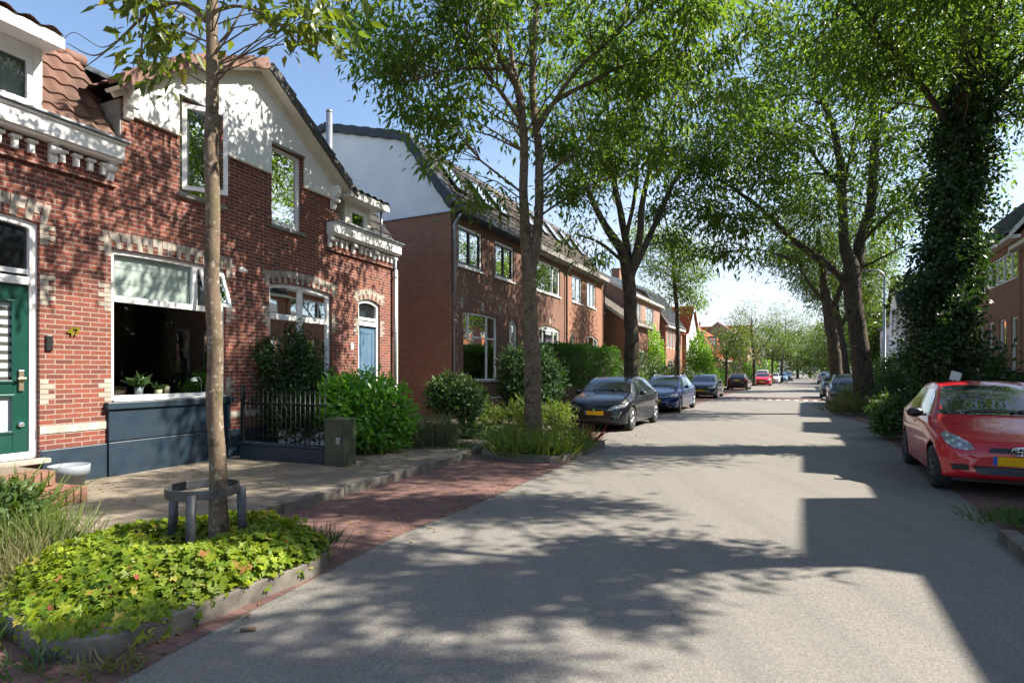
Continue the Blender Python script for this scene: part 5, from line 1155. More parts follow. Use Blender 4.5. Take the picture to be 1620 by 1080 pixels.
# slim tree of the foreground bed
Y1 = 4.70
tree('street_tree', 'slim young tree with bare lower trunk inside the steel ring guard', 'tree', (-2.44, Y1, .06),
    [((-2.44, Y1, .06), 0.0745), (V3(341, 700, Y1), 0.0646), (V3(339, 560, Y1), 0.0608), (V3(336, 400, Y1), 0.0578), (V3(337, 260, Y1), 0.0547), (V3(334, 120, Y1), 0.0486), (V3(333, 0, Y1), 0.0426), ((-2.5, Y1, 6.2), 0.0319), ((-2.45, 4.8, 7.8), 0.0152)],
    [[((-2.5, Y1, 5.6), .03), ((-3.0, 5.6, 6.2), .02), ((-3.0, 6.4, 6.8), .01)], [(V3(333, 40, Y1), .020), (V3(285, 5, 4.75), .015), (V3(235, 20, 4.8), .012), (V3(190, 62, 4.85), .009), (V3(150, 88, 4.9), .006), (V3(105, 68, 4.95), .003)],
     [(V3(235, 20, 4.8), .009), (V3(225, 60, 4.75), .007), (V3(228, 110, 4.7), .005), (V3(240, 160, 4.68), .003), (V3(262, 195, 4.66), .0025)],
     [(V3(190, 62, 4.85), .006), (V3(165, 84, 4.8), .005), (V3(132, 108, 4.75), .003)], [(V3(190, 62, 4.85), .006), (V3(160, 75, 4.9), .004), (V3(118, 52, 4.95), .003), (V3(98, 66, 4.95), .002)],
     [(V3(333, 20, Y1), .018), (V3(375, 10, 4.6), .013), (V3(420, 25, 4.55), .009), (V3(470, 60, 4.5), .005), (V3(500, 72, 4.5), .003)],
     [(V3(334, 80, Y1), .012), (V3(362, 50, 4.75), .009), (V3(400, -10, 4.8), .006)], [((-2.47, Y1, 5.2), .03), ((-3.1, 4.9, 5.6), .018), ((-3.7, 5.3, 6.1), .008)], [((-2.47, Y1, 5.5), .03), ((-1.8, 4.3, 6.0), .018), ((-1.2, 4.0, 6.5), .008)], [((-2.47, Y1, 5.3), .028), ((-2.3, 5.4, 5.8), .016), ((-2.2, 6.0, 6.4), .008)]],
    [((-2.6, 5.1, 6.75), (1.6, 1.5, 1.1), 1.0), ((-2.4, 6.9, 7.1), (1.4, 1.2, .7), .55),  (V3(400, -10, 4.6), (.42, .4, .10), .035), (V3(470, 35, 4.5), (.22, .3, .12), .045), (V3(250, 15, 4.75), (.36, .35, .15), .075), (V3(235, 85, 4.75), (.08, .08, .10), .035), (V3(500, 15, 4.6), (.2, .3, .12), .04)],  # second lobe is unseen overhead, added to dapple the house front
    190, 6000, .125, M['leaf_olive'], M['bark_light'], tg1, 3, spread=.13, droop=.8, twig=.004, wid=.42, tail=.6, rise=.4)
# second tree, at the grassy bed
Y2 = 11.5
b2 = (.45, Y2, .08)
tree('street_tree', 'tree with two upright stems rising from the grassy bed', 'tree', b2,
    [(b2, .185), (V3(842, 560, Y2), .165), (V3(838, 470, Y2), .155), (V3(836, 425, Y2), .14), (V3(828, 330, Y2), .095), (V3(828, 240, 11.3), .085), (V3(822, 150, 11.2), .085), (V3(790, 90, 11.0), .06), (V3(760, 30, 10.9), .045), (V3(735, -60, 10.8), .02)],
    [[(V3(840, 440, Y2), .11), (V3(853, 330, 11.55), .095), (V3(852, 240, 11.6), .085), (V3(842, 150, 11.7), .075), (V3(845, 60, 11.8), .07), (V3(850, -60, 11.9), .05), (V3(852, -190, 12), .02)],
     [(V3(848, 200, 11.6), .06), (V3(880, 160, 11.5), .05), (V3(935, 130, 11.4), .042), (V3(985, 105, 11.4), .034), (V3(1060, 95, 11.5), .02), (V3(1120, 110, 11.6), .01)],
     [(V3(845, 215, 11.6), .05), (V3(905, 120, 11.2), .04), (V3(960, 70, 11.0), .03), (V3(1020, 20, 10.9), .018)],
     [(V3(822, 150, 11.2), .05), (V3(805, 60, 11.6), .04), (V3(800, -40, 12.0), .02)], [(V3(825, 190, 11.2), .05), (V3(780, 130, 11.0), .04), (V3(730, 60, 10.9), .028), (V3(690, 20, 10.8), .014)],
     [(V3(800, 110, 11.1), .03), (V3(720, 110, 10.8), .02), (V3(640, 130, 10.6), .01)], [(V3(846, 260, 11.6), .03), (V3(880, 215, 12.4), .024), (V3(930, 190, 13.2), .012)]],
    [(V3(850, 60, 11.5), (3.1, 2.8, 1.7), 1.1), (V3(680, 110, 11.2), (1.4, 1.5, 1.3), .42), (V3(700, 225, 11.2), (.85, .9, .6), .09), (V3(600, 60, 11.2), (.7, .8, .75), .14), (V3(960, 220, 11.5), (1.5, 1.6, .8), .34), (V3(1080, 110, 11.3), (1.5, 1.8, 1.2), .42),
     (V3(850, -150, 11.5), (3.0, 2.8, 1.8), .8), (V3(770, 320, 11.0), (.4, .5, .4), .035), (V3(900, 300, 11.3), (.4, .5, .35), .05), (V3(1060, 0, 10.3), (1.4, 1.2, 1.1), .32), ((-1.2, 8.9, 8.4), (1.8, 1.6, .9), .30)],  # last lobe lies above the view, added for leaf shade on the facade
    430, 23500, .185, M['leaf_tree'], M['bark_light'], tg1, 5, spread=.23, droop=.8, twig=.008, wid=.30)
# third tree on the left, branching low into many rising limbs
Y3 = 18.4
b3 = (V3(1000, 600, Y3)[0], Y3, .08)
tree('street_tree', 'tree behind the black hatchback fanning into many rising limbs', 'tree', b3,
    [(b3, .26), (V3(999, 560, Y3), .225), (V3(998, 500, Y3), .215), (V3(994, 440, Y3), .21), (V3(985, 400, Y3), .17), (V3(960, 360, Y3), .12), (V3(935, 310, Y3), .09), (V3(915, 260, Y3), .06), (V3(905, 200, Y3), .03)],
    [[(V3(995, 450, Y3), .16), (V3(990, 380, 18.6), .12), (V3(975, 300, 18.8), .10), (V3(965, 230, 19), .07), (V3(960, 150, 19), .03)], [(V3(996, 450, Y3), .15), (V3(1010, 380, 18.2), .12), (V3(1018, 310, 18), .09), (V3(1040, 230, 17.8), .06), (V3(1065, 150, 17.6), .03)],
     [(V3(997, 440, Y3), .13), (V3(1030, 370, 18.8), .10), (V3(1055, 310, 19.2), .08), (V3(1085, 265, 19.6), .05), (V3(1130, 240, 20), .025)], [(V3(990, 380, 18.6), .08), (V3(1005, 300, 18.9), .06), (V3(1010, 220, 19.2), .04), (V3(1015, 120, 19.4), .02)],
     [(V3(1000, 425, Y3), .07), (V3(950, 385, 17.9), .05), (V3(910, 370, 17.6), .02)]],
    [(V3(1000, 190, 18.6), (3.0, 2.8, 2.4), 1.1), (V3(1080, 290, 19), (1.7, 1.8, 1.4), .45), (V3(925, 270, 18), (1.2, 1.5, 1.6), .34), (V3(925, 390, 18), (.7, .8, .8), .10), (V3(1130, 200, 19), (1.8, 2, 1.7), .45), (V3(1010, 60, 18.6), (3.4, 3, 2.2), .8), (V3(1110, 370, 20), (1.4, 1.4, 1.0), .22)],
    330, 14000, .222, M['leaf_tree'], M['bark_dark'], tg1, 8, spread=.32, droop=.6, twig=.010, wid=.28)
# thin tree near the blue estate
Y4 = 29.0
b4 = (V3(1073, 600, Y4)[0], Y4, .08)
tree('street_tree', 'thin dark stemmed young tree behind the blue estate car', 'tree', b4,
    [(b4, .13), (V3(1072, 520, Y4), .11), (V3(1067, 440, Y4), .09), (V3(1060, 380, Y4), .06), (V3(1050, 330, Y4), .03)], [[(V3(1068, 450, Y4), .05), (V3(1085, 400, Y4), .04), (V3(1100, 360, Y4), .02)]],
    [(V3(1065, 420, Y4), (1.9, 1.9, 1.5), 1), (V3(1085, 470, 29.3), (.9, .9, .6), .25), (V3(1040, 380, Y4), (1.4, 1.4, 1.2), .5)], 110, 8500, .17, M['leaf_tree'], M['bark_dark'], tg1, 12, spread=.36, twig=.01)
for (nm, px, al, hgt, rx, sd_, lb, lean) in (('a', 1193, 66.5, 10.0, 3.1, 21, 'thin trunked tree by the road beside the distant red car', -.2), ('b', 1237, 92, 12.5, 4.0, 22, 'darker trunked tree left of the light blue car', .4), ('c', 1222, 82, 9.0, 2.4, 23, 'slight tree between the two distant roadside trees', .3), ('d', 1150, 60.0, 7.2, 1.8, 24, 'tree in front of the orange row, left of the distant roadside tree', .5)):
    p = SW(lat_px_along if False else 0, 0) if False else None
    k = (px - 810) / F; Y = None
    # position on the sight line of the trunk at the given distance along the street
    lat_ = al * (math.cos(SA) * k - math.sin(SA)) / (math.cos(SA) + math.sin(SA) * k); b = SW(lat_, al, .05)
    tree('street_tree', lb, 'tree', tuple(b), [(tuple(b), .17), ((b.x, b.y, 3), .14), ((b.x + lean, b.y, 5), .10), ((b.x + lean * 1.4, b.y, hgt * .75), .04)],
        [[((b.x, b.y, 3.0), .08), ((b.x - rx * .4, b.y, 4.8), .05), ((b.x - rx * .7, b.y, 6.4), .02)], [((b.x, b.y, 3.3), .08), ((b.x + rx * .5, b.y, 5.0), .05), ((b.x + rx * .8, b.y, 6.8), .02)]],
        [((b.x + lean, b.y, hgt * .66), (rx, rx, hgt * .30), 1), ((b.x - rx*.6, b.y, hgt*.50), (rx * .6, rx * .7, hgt * .16), .3), ((b.x + rx*.6, b.y, hgt*.56), (rx * .6, rx * .7, hgt * .18), .3)], 80, 3600, .24, M['leaf_tree_b'], M['bark_dark'], tg1, sd_, spread=.5, twig=.015, wid=.36)
# big old tree on the right
Y7 = 21.4
b7 = (V3(1372, 600, Y7)[0], Y7, .08)
tree('street_tree', 'massive old tree with a thick mossy trunk and spreading limbs on the right', 'tree', b7,
    [(b7, .52), (V3(1366, 600, Y7), 0.344), (V3(1358, 540, Y7), 0.307), (V3(1350, 470, Y7), 0.303), (V3(1347, 430, Y7), 0.295), (V3(1336, 380, Y7), 0.172), (V3(1332, 300, 21.3), 0.148), (V3(1328, 250, 21.2), 0.139), (V3(1315, 190, 21), 0.098), (V3(1290, 140, 20.8), 0.066), (V3(1270, 60, 20.6), 0.033)],
    [[(V3(1352, 440, Y7), 0.230), (V3(1362, 380, 21.5), 0.197), (V3(1378, 320, 21.7), 0.172), (V3(1383, 250, 21.8), 0.156), (V3(1382, 180, 21.9), 0.131), (V3(1370, 120, 21.9), 0.107), (V3(1348, 60, 21.8), 0.074), (V3(1335, -30, 21.7), 0.033)],
     [(V3(1382, 205, 21.8), 0.082), (V3(1410, 175, 21.8), 0.070), (V3(1450, 145, 21.8), 0.057), (V3(1490, 110, 21.8), 0.033)], [(V3(1383, 150, 21.9), 0.066), (V3(1395, 90, 22.2), 0.049), (V3(1415, 30, 22.4), 0.025)],
     [(V3(1338, 445, Y7), 0.139), (V3(1305, 415, 21.0), 0.123), (V3(1262, 385, 20.7), 0.107), (V3(1225, 350, 20.4), 0.090), (V3(1190, 320, 20.1), 0.074), (V3(1155, 295, 19.9), 0.049), (V3(1110, 268, 19.7), 0.025)],
     [(V3(1215, 343, 20.4), 0.049), (V3(1165, 345, 20.2), 0.037), (V3(1120, 330, 20), 0.029), (V3(1070, 312, 19.8), 0.015)], [(V3(1290, 408, 20.9), 0.049), (V3(1255, 410, 20.2), 0.037), (V3(1200, 395, 19.6), 0.025), (V3(1130, 400, 19.2), 0.012)],
     [(V3(1332, 300, 21.3), 0.082), (V3(1300, 265, 21.0), 0.066), (V3(1270, 225, 20.8), 0.049), (V3(1230, 215, 20.6), 0.037), (V3(1185, 205, 20.4), 0.016)], [(V3(1333, 280, 21.3), 0.057), (V3(1285, 275, 21.6), 0.041), (V3(1240, 290, 21.8), 0.025)],
     [(V3(1362, 385, 21.5), 0.082), (V3(1400, 345, 21.6), 0.066), (V3(1440, 310, 21.6), 0.041), (V3(1470, 260, 21.6), 0.025)], [(V3(1360, 425, Y7), 0.049), (V3(1400, 405, 20.8), 0.037), (V3(1440, 385, 20.4), 0.016)],
     [(V3(1334, 300, 21.3), 0.057), (V3(1350, 220, 21), 0.041), (V3(1360, 150, 20.8), 0.025)]],
    [(V3(1340, 170, 21.4), (4.2, 4.0, 3.4), 1.3), (V3(1190, 260, 20.2), (2.5, 2.5, 1.6), .55), (V3(1150, 350, 19.9), (1.7, 1.9, .7), .20), (V3(1450, 280, 21.4), (2.4, 2.4, 2.2), .55), (V3(1250, 330, 20.6), (1.9, 2, 1.1), .22), (V3(1240, 130, 20.8), (3, 3, 2.6), .6), (V3(1340, 0, 21.4), (5.5, 4.5, 3), 1.0), (V3(1500, 110, 21.4), (3, 3, 3), .55), (V3(1200, 400, 19.6), (1.4, 1.2, .35), .08), (V3(1400, 335, 20.7), (1.4, 1.2, .7), .12)],
    600, 27500, .262, M['leaf_tree'], M['bark_dark'], tg2, 31, spread=.36, droop=.55, twig=.014, wid=.30, flare=1.5)
# second big trunk behind it, and one more
for (px, Y, r0, sd_, lb, hh) in ((1328, 34.0, .40, 41, 'tall tree right behind the thick mossy trunk, parked cars before it', 14), (1341, 46.0, .36, 42, 'third tall tree of the right hand line', 13)):
    x = V3(px, 600, Y)[0]; b = (x, Y, .08); s = Y / F
    tree('street_tree', lb, 'tree', b, [(b, r0), ((x - .35, Y, 3), r0 * .82), ((x - .7, Y, 5.2), r0 * .75), ((x - 1.0, Y, 7.5), r0 * .5), ((x - 1.3, Y, 10), r0 * .28)],
        [[((x - .7, Y, 5.0), r0*.45), ((x + .2, Y, 7.0), r0*.34), ((x + .7, Y + .5, 9.5), r0*.2)], [((x - .75, Y, 5.6), r0*.28), ((x - 2.0, Y, 7.2), r0*.2), ((x - 3.0, Y - .5, 8.8), r0*.08)]],
        [((x - .3, Y, hh * .74), (3.8, 3.8, 3.6), 1.2), ((x - 2.8, Y, 8.6), (1.8, 1.8, 1.1), .25), ((x + 1.4, Y, 7.2), (1.2, 1.6, 1.6), .22)], 240, 17000, .24, M['leaf_tree_b'], M['bark_dark'], tg2, sd_, spread=.5, twig=.016, wid=.32, flare=1.45)
# tree smothered in ivy
bi = (9.15, 11.6, .08)
bt = tree('ivy_clad_tree', 'tall tree clad in dark ivy rising behind the red car', 'tree', bi, [(bi, .24), ((9.2, 11.6, 3), .2), ((9.3, 11.6, 6), .15), ((9.3, 11.5, 9), .07)],
    [[((9.2, 11.7, 6.6), .07), ((8.2, 11.4, 7.6), .05), ((6.6, 10.9, 8.8), .03)], [((9.25, 11.6, 6.0), .08), ((10.2, 11.4, 7.6), .045), ((11.0, 11.2, 9), .03)], [((9.25, 11.6, 6.8), .06), ((9.1, 10.6, 8.2), .04), ((8.8, 9.4, 9.4), .03)]],
    [((9.2, 11.2, 9.2), (3.0, 3.0, 1.9), 1.0), ((7.4, 10.6, 8.3), (1.8, 1.8, 1.2), .5), ((10.8, 11.4, 7.6), (1.2, 1.4, 1.4), .25)], 225, 17500, .175, M['leaf_tree'], M['bark_dark'], tg2, 51, spread=.32, droop=.6, twig=.010, wid=.28)
gi_ = np.random.default_rng(77); Pn = []; Dn = []
for (px, py, Y, rx, ry, rz, n_) in ((1450, 470, 11.4, .25, .3, .3, 500), (1522, 240, 11.6, .52, .6, 1.1, 5600), (1510, 330, 11.6, .54, .6, .9, 4600), (1498, 420, 11.6, .60, .6, .8, 4800), (1490, 500, 11.5, .62, .7, .75, 4800), (1490, 565, 11.5, .75, .7, .6, 4200), (1538, 150, 11.6, .5, .6, 1.0, 3400), (1548, 40, 11.6, .4, .5, 1.0, 2200), (1518, 400, 11.8, .4, .5, 1.1, 2600)):
    c = np.array(V3(px, py, Y)); d = rdir(n_, gi_); q = .55 + .5 * gi_.random(n_); n_ = n_; bb = np.array([1 + .75 * noise.noise(Vector(x * 2.2) + Vector((py, 0, 0))) + .5 * noise.noise(Vector(x * 6)) for x in d])
    Pn.append(c + d * (q * bb)[:, None] * np.array([rx, ry, rz])); Dn.append(d)
Pn = np.concatenate(Pn) - np.array(bi); Dn = np.concatenate(Dn); n_ = len(Pn)
leaf_mesh('ivy', Pn, Dn * .4 + rdir(n_, gi_) * .9 + np.array([0, 0, -.35]), Dn + rdir(n_, gi_) * .9, .095 * (.5 + .9 * gi_.random(n_)), .065, T_LEAF, M['leaf_ivy'], bt)
# trees standing right of the viewer: their crowns shade the road
b10 = (8.3, 4.9, .08)
tree('street_tree', 'tree on the right pavement whose crown overhangs the nearest stretch of road', 'tree', b10, [(b10, .20), ((8.3, 4.9, 3), .16), ((8.25, 4.9, 5), .14), ((8.1, 4.9, 7), .10), ((7.8, 4.8, 9.4), .05)],
    [[((8.2, 4.9, 5.6), .05), ((7.2, 5.2, 6.9), .04), ((6.4, 5.9, 8.0), .02)], [((8.2, 4.9, 6.2), .05), ((7.6, 4.2, 7.6), .04), ((7.0, 3.6, 8.8), .02)], [((8.1, 4.9, 6.8), .05), ((7.2, 5.8, 8.0), .03), ((6.4, 7.0, 9.0), .02)]],
    [((8.2, 4.3, 7.5), (.9, .5, .8), .45), ((7.7, 3.2, 8.3), (1.3, .55, .9), .5), ((7.0, 5.2, 8.3), (1.2, .5, .7), .3), ((8.3, 6.9, 7.9), (2.2, .55, .6), .9), ((6.3, 8.2, 8.9), (1.7, .8, .6), .6), ((6.6, 3.0, 7.6), (1.0, .35, .5), .25), ((8.1, 4.95, 6.1), (.5, .28, 1.0), .30), ((7.7, 5.35, 6.0), (.6, .18, .5), .12), ((5.9, 6.6, 8.6), (1.2, .6, .5), .35)],
    280, 22000, .165, M['leaf_tree'], M['bark_dark'], tg2, 61, spread=.19, droop=.5, twig=.008)
# wood at the end of the street
k_ = 0
for (px, al, hgt, rx, lb) in ((1262, 150, 12, 6, 'round tree at the end of the street, left one of the far wood'), (1282, 165, 14, 7, 'tall tree in the middle of the far wood'), (1300, 140, 10, 5, 'lower pale tree before the far wood'), (1312, 175, 14, 7, 'tree of the far wood right of the low pale one'),
                              (1335, 120, 12, 6, 'distant tree seen right of the second tall trunk'), (1385, 84, 11, 3.5, 'distant tree seen just left of the lamp pole'), (1404, 72, 8.0, 2.0, 'tree beside the pale house right of the lamp'), (1215, 150, 13, 6, 'far tree above the gable fronted house'), (1360, 95, 13, 5, 'distant tree behind the thick mossy trunk')):
    k = (px - 810) / F; lat_ = al * (math.cos(SA) * k - math.sin(SA)) / (math.cos(SA) + math.sin(SA) * k); b = SW(lat_, al, 0); k_ += 1
    tree('far_tree', lb, 'tree', tuple(b), [(tuple(b), .35), ((b.x, b.y, hgt * .4), .25), ((b.x + .4, b.y, hgt * .8), .08)], [[((b.x, b.y, hgt*.3), .15), ((b.x - rx*.5, b.y, hgt*.6), .05)], [((b.x, b.y, hgt*.3), .15), ((b.x + rx*.5, b.y, hgt*.6), .05)]],
        [((b.x, b.y, hgt * .62), (rx, rx * .8, hgt * .38), 1), ((b.x - rx * .5, b.y, hgt*.35), (rx*.6, rx*.6, hgt*.25), .35), ((b.x + rx*.5, b.y, hgt*.32), (rx*.6, rx*.6, hgt*.25), .35)], 110, 7500, .42, M['leaf_tree_b'], M['bark_dark'], 'trees of the far wood', 100 + k_, spread=.9, twig=.03, wid=.5)

# ------------------------------------------------------------ shrubs, hedges, beds
def SWt(lat, al, z): return tuple(SW(lat, al, z))
bush('dark_bush', 'tall dark leaved bush behind the iron railings before the double window', 'bush', [((-4.35, 10.6, 1.2), (.62, .5, 1.0)), ((-4.0, 10.7, 1.75), (.42, .4, .55)), ((-3.75, 10.5, .9), (.55, .5, .75)), ((-4.7, 10.5, 1.9), (.35, .3, .4)), ((-4.15, 10.7, 2.15), (.18, .18, .4)), ((-3.95, 10.15, .75), (.5, .35, .55))], 12500, .075, M['leaf_dark'], seed=2, shell=.15, rag=.25, wid=.5, base=(-4.2, 10.6, .1), stems=14)
bush('laurel_bush', 'glossy bright green laurel bush behind the utility cabinet', 'bush', [((-2.75, 10.3, .85), (.72, .62, .72)), ((-2.45, 10.4, .75), (.62, .6, .66)), ((-3.1, 10.2, .95), (.45, .45, .58))], 6500, .125, M['leaf_laurel'], seed=3, wid=.42, base=(-2.7, 10.3, .1), stems=8, rag=.15)
bush('lavender', 'pale grey green lavender clump right of the laurel', 'shrub', [((-1.95, 11.2, .38), (.42, .4, .35)), ((-1.45, 11.35, .36), (.40, .4, .33))], 5200, .10, M['leaf_lavender'], seed=4, wid=.14, base=(-1.7, 11.25, .1), stems=0, shell=.1)
for i, (x, y, n_) in enumerate(((-1.95, 11.1, 90), (-1.45, 11.3, 90))):
    tuft('lavender_stalks', ('dry flower stalks on the left half of the lavender', 'dry flower stalks on the right half of the lavender')[i], 'plant', (x, y, .12), n_, .62, 0, M['leaf_lavender'], seed=5 + i, wid=.012, radius=.22, lean=.25)
bush('standard_shrub', 'round headed small tree on a short stem at the foot of the corner house', 'bush', [((-1.35, 12.9, 1.12), (.55, .5, .42)), ((-1.0, 12.9, .95), (.42, .4, .4)), ((-1.62, 12.8, 1.0), (.36, .4, .36)), ((-1.05, 12.8, .45), (.2, .2, .25))], 4600, .105, M['leaf_mid'], seed=6, wid=.5, base=(-1.3, 12.9, .1), stems=7, stemr=.03, rag=.15)
bush('ground_shrub', 'low leafy ground cover under the round headed shrub', 'shrub', [((-1.5, 12.6, .2), (.5, .4, .18)), ((-.7, 12.7, .2), (.55, .4, .16))], 2600, .08, M['leaf_mid'], seed=7, base=(-1.2, 12.6, .1), stems=0)
bush('rhododendron', 'large dark shrub behind the second tree before the brown houses', 'bush', [((.2, 15.3, 1.4), (.6, .6, .9)), ((.85, 15.5, 1.35), (.6, .6, .9)), ((.5, 15.2, .8), (.75, .7, .7))], 9500, .115, M['leaf_dark'], seed=8, wid=.4, base=(.5, 15.3, .1), stems=10, rag=.2)
bush('flowering_shrub', 'low grassy shrubs at the foot of the large dark shrub', 'shrub', [((-.55, 13.9, .42), (.5, .4, .34)), ((.3, 13.9, .5), (.6, .4, .4)), ((1.1, 14.2, .45), (.5, .4, .38))], 3800, .13, M['leaf_grass'], seed=9, wid=.16, base=(.2, 13.9, .1), stems=0, shell=.1)
def hedge(name, label, lat0, lat1, a0, a1, z1, n, lsz, lm, seed, rag=.10, group=None, z0=.1, wid=.5):
    g = np.random.default_rng(seed); lx, ly = lat1 - lat0, a1 - a0; P = []; D = []
    dims = [(lx * z1, 1), (ly * z1, 0), (lx * ly, 2)]; tot = 2*lx*z1 + 2*ly*z1 + lx*ly
    for (area, ax_, sg) in ((lx*z1, 1, -1), (lx*z1, 1, 1), (ly*z1, 0, -1), (ly*z1, 0, 1), (lx*ly, 2, 1)):
        k = int(n * area / tot); p = g.random((k, 3)) * np.array([lx, ly, z1]); p[:, ax_] = (0 if sg < 0 else (lx, ly, z1)[ax_]); d = np.zeros((k, 3)); d[:, ax_] = sg
        nz = np.array([noise.noise(Vector(x * 1.7) + Vector((seed, 0, 0))) + .5 * noise.noise(Vector(x * 5)) for x in p]); p += d * (nz * rag * 1.6 - g.random(k) * .10)[:, None]; P.append(p); D.append(d)
    P = np.concatenate(P); D = np.concatenate(D); k = len(P); P += g.normal(size=(k, 3)) * lsz * .3; P[:, 2] = np.maximum(P[:, 2], .02)
    Dv = D * .5 + rdir(k, g) * .7 + np.array([0, 0, .5]); sz = lsz * (.6 + .8 * g.random(k))
    root = empty(name, SW(lat0, a0, z0), -SA); put(root, label, 'hedge', group); leaf_mesh('foliage', P, Dv, D * .8 + rdir(k, g) * .7, sz, sz * wid, T_LEAF, lm, root)
    m = MB(); m.box(.14, lx - .14, .14, ly - .14, 0, z1 - .16); m.build('woody_core', M['bark_dark'], root); return root
hedge('hedge', 'tall clipped bright green hedge behind the black hatchback', -8.9, -7.35, 18.2, 24.6, 2.45, 26000, .10, M['leaf_hedge'], 11, rag=.14, wid=.35)
hedge('hedge', 'long low dark hedge before the orange roofed houses', -8.6, -7.2, 56, 68, 1.5, 8000, .16, M['leaf_hedge'], 13)
hedge('hedge', 'dark garden hedge along the right pavement behind the red car', 5.6, 6.6, 15, 36, 1.25, 13000, .13, M['leaf_dark'], 14, rag=.3)
sh = [(-8.1, 27.2, 1.1, 1.2, 1.2, 'leaf_mid', 'mixed green shrub right of the tall hedge', .12, 5200), (-7.8, 30.5, 1.3, 1.3, 1.5, 'leaf_mid', 'feathery green shrub behind the blue estate car', .12, 5200), (-7.2, 33.5, 1.0, 1.2, 1.2, 'leaf_dark', 'dark shrub just left of the dark grey car', .12, 3800),
      (-7.3, 37.5, 1.0, 1.5, 1.1, 'leaf_mid', 'rounded shrub between the dark grey car and the front gardens', .13, 3800), (-7.4, 42.5, .9, 1.3, .8, 'leaf_mid', 'low green shrub beside the lime green one', .14, 3000), (-9.3, 38.5, 3.0, .8, 1.8, 'leaf_lime', 'yellow green climber against the tall pale brick house', .17, 4200), (-7.9, 50.0, 2.7, 1.0, 2.3, 'leaf_lime', 'tall lime green shrub in full sun by the pavement', .20, 6000),
      (-7.8, 62, 1.6, 1.2, 1.6, 'leaf_mid', 'shrub at the start of the orange row', .2, 1800), (-6.6, 85, 1.6, 1.0, 1.6, 'leaf_hedge', 'shrub beyond the distant roadside tree', .25, 1500), (-6.4, 96, 2.2, 1.6, 2.2, 'leaf_mid', 'large shrub at the gable fronted house', .3, 1600), (-5.6, 112, 2.2, 1.6, 2.2, 'leaf_lime', 'pale shrub at the bend of the street', .3, 1500)]
for i, (lt, al, zc, rx, rz_, lm, lb, ls, n_) in enumerate(sh):
    c = SW(lt, al); bush('garden_shrub', lb, 'bush', [((c.x, c.y, zc), (rx, rx, rz_)), ((c.x + rx*.6, c.y + rx*.5, zc*.75), (rx*.8, rx*.8, rz_*.75)), ((c.x - rx*.5, c.y - rx*.4, zc*.8), (rx*.7, rx*.7, rz_*.8))], n_, ls, M[lm], 'shrubs in the left front gardens', seed=200 + i, base=(c.x, c.y, .1), rag=.22, stems=4, stemr=.02)
c = SW(-7.3, 72); m = bush('conifer', 'dark pointed conifer by the distant roadside tree', 'conifer', [((c.x, c.y, 1.5), (.9, .9, 1.4)), ((c.x, c.y, 2.7), (.55, .55, 1.2)), ((c.x, c.y, 3.7), (.25, .25, .9))], 3200, .14, M['leaf_ivy'], seed=230, base=(c.x, c.y, .1), wid=.25, rag=.08)
# right side greenery
for i, (px, Y, zc, rx, rz_, lm, lb, ls, n_) in enumerate([(1408, 13.4, .55, .42, .50, 'leaf_mid', 'ferny green shrub left of the tail of the red car', .10, 3000), (1432, 15.5, 1.0, .8, .95, 'leaf_dark', 'dark shrub behind the ferny one beside the lamp pole', .10, 4600), (1478, 15.0, 1.35, .9, 1.25, 'leaf_dark', 'dark shrub behind the ivy clad trunk', .12, 5200),
        (1435, 22.0, 1.1, 1.0, 1.05, 'leaf_mid', 'green shrub right of the lamp pole', .13, 4200), (1415, 30.0, 1.4, 1.2, 1.4, 'leaf_dark', 'dense dark shrub far behind the lamp pole', .13, 4200), (1562, 15.0, 1.45, .5, .9, 'leaf_mid', 'loose leafy shrub against the dark red house', .13, 2600), (1420, 38, 1.5, 1.3, 1.3, 'leaf_lime', 'bright green shrub seen between thick trunk and lamp pole', .17, 3200), (1470, 30, 1.3, 1.5, 1.3, 'leaf_mid', 'tall shrub before the brown brick house', .2, 3200), (1500, 12.6, .8, .9, .7, 'leaf_dark', 'shrub under the ivy directly behind the red car roof', .10, 3600)]):
    c = Vector(((px - 810) / F * Y, Y, 0)); bush('garden_shrub', lb, 'bush', [((c.x, c.y, zc), (rx, rx, rz_)), ((c.x + rx*.6, c.y + rx*.5, zc*.75), (rx*.8, rx*.8, rz_*.75)), ((c.x - rx*.5, c.y - rx*.4, zc*.8), (rx*.7, rx*.7, rz_*.8))], n_, ls, M[lm], 'shrubs along the right pavement', seed=260 + i, base=(c.x, c.y, .1), rag=.25, stems=4, stemr=.02, shell=.3)
# geranium bed
g = np.random.default_rng(5); pts = []
poly = PL1
def inside(x, y, poly):
    r_ = False; j = len(poly) - 1
    for i in range(len(poly)):
        a, b = poly[i], poly[j]
        if (a[1] > y) != (b[1] > y) and x < (b[0]-a[0])*(y-a[1])/(b[1]-a[1]) + a[0]: r_ = not r_
        j = i
    return r_
while len(pts) < 8200:
    x, y = g.uniform(-5.4, -3.3), g.uniform(1.5, 3.9)
    if inside(x, y, poly) and not (x < -5.05 and g.random() < .75): pts.append((x, y))
P = np.array(pts); cx, cy = -4.35, 2.75; rr = np.sqrt(((P[:, 0]-cx)/1.12)**2 + ((P[:, 1]-cy)/1.1)**2)
hz_ = .13 + .26 * np.clip(1 - rr**2.6, 0, 1) - .22 * np.exp(-((P[:, 0]+4.42)**2 + (P[:, 1]-2.85)**2) / .22) + .05 * np.array([noise.noise(Vector((p[0]*3.5, p[1]*3.5, 1))) for p in P]) - g.random(len(P))**1.5 * .17 + .03
Pn = np.c_[P, hz_]; n_ = len(P); grad = np.c_[(P[:, 0]-cx)/1.0, (P[:, 1]-cy)/1.0, np.zeros(n_)] * (np.clip(rr, 0, 1.2)**2)[:, None]
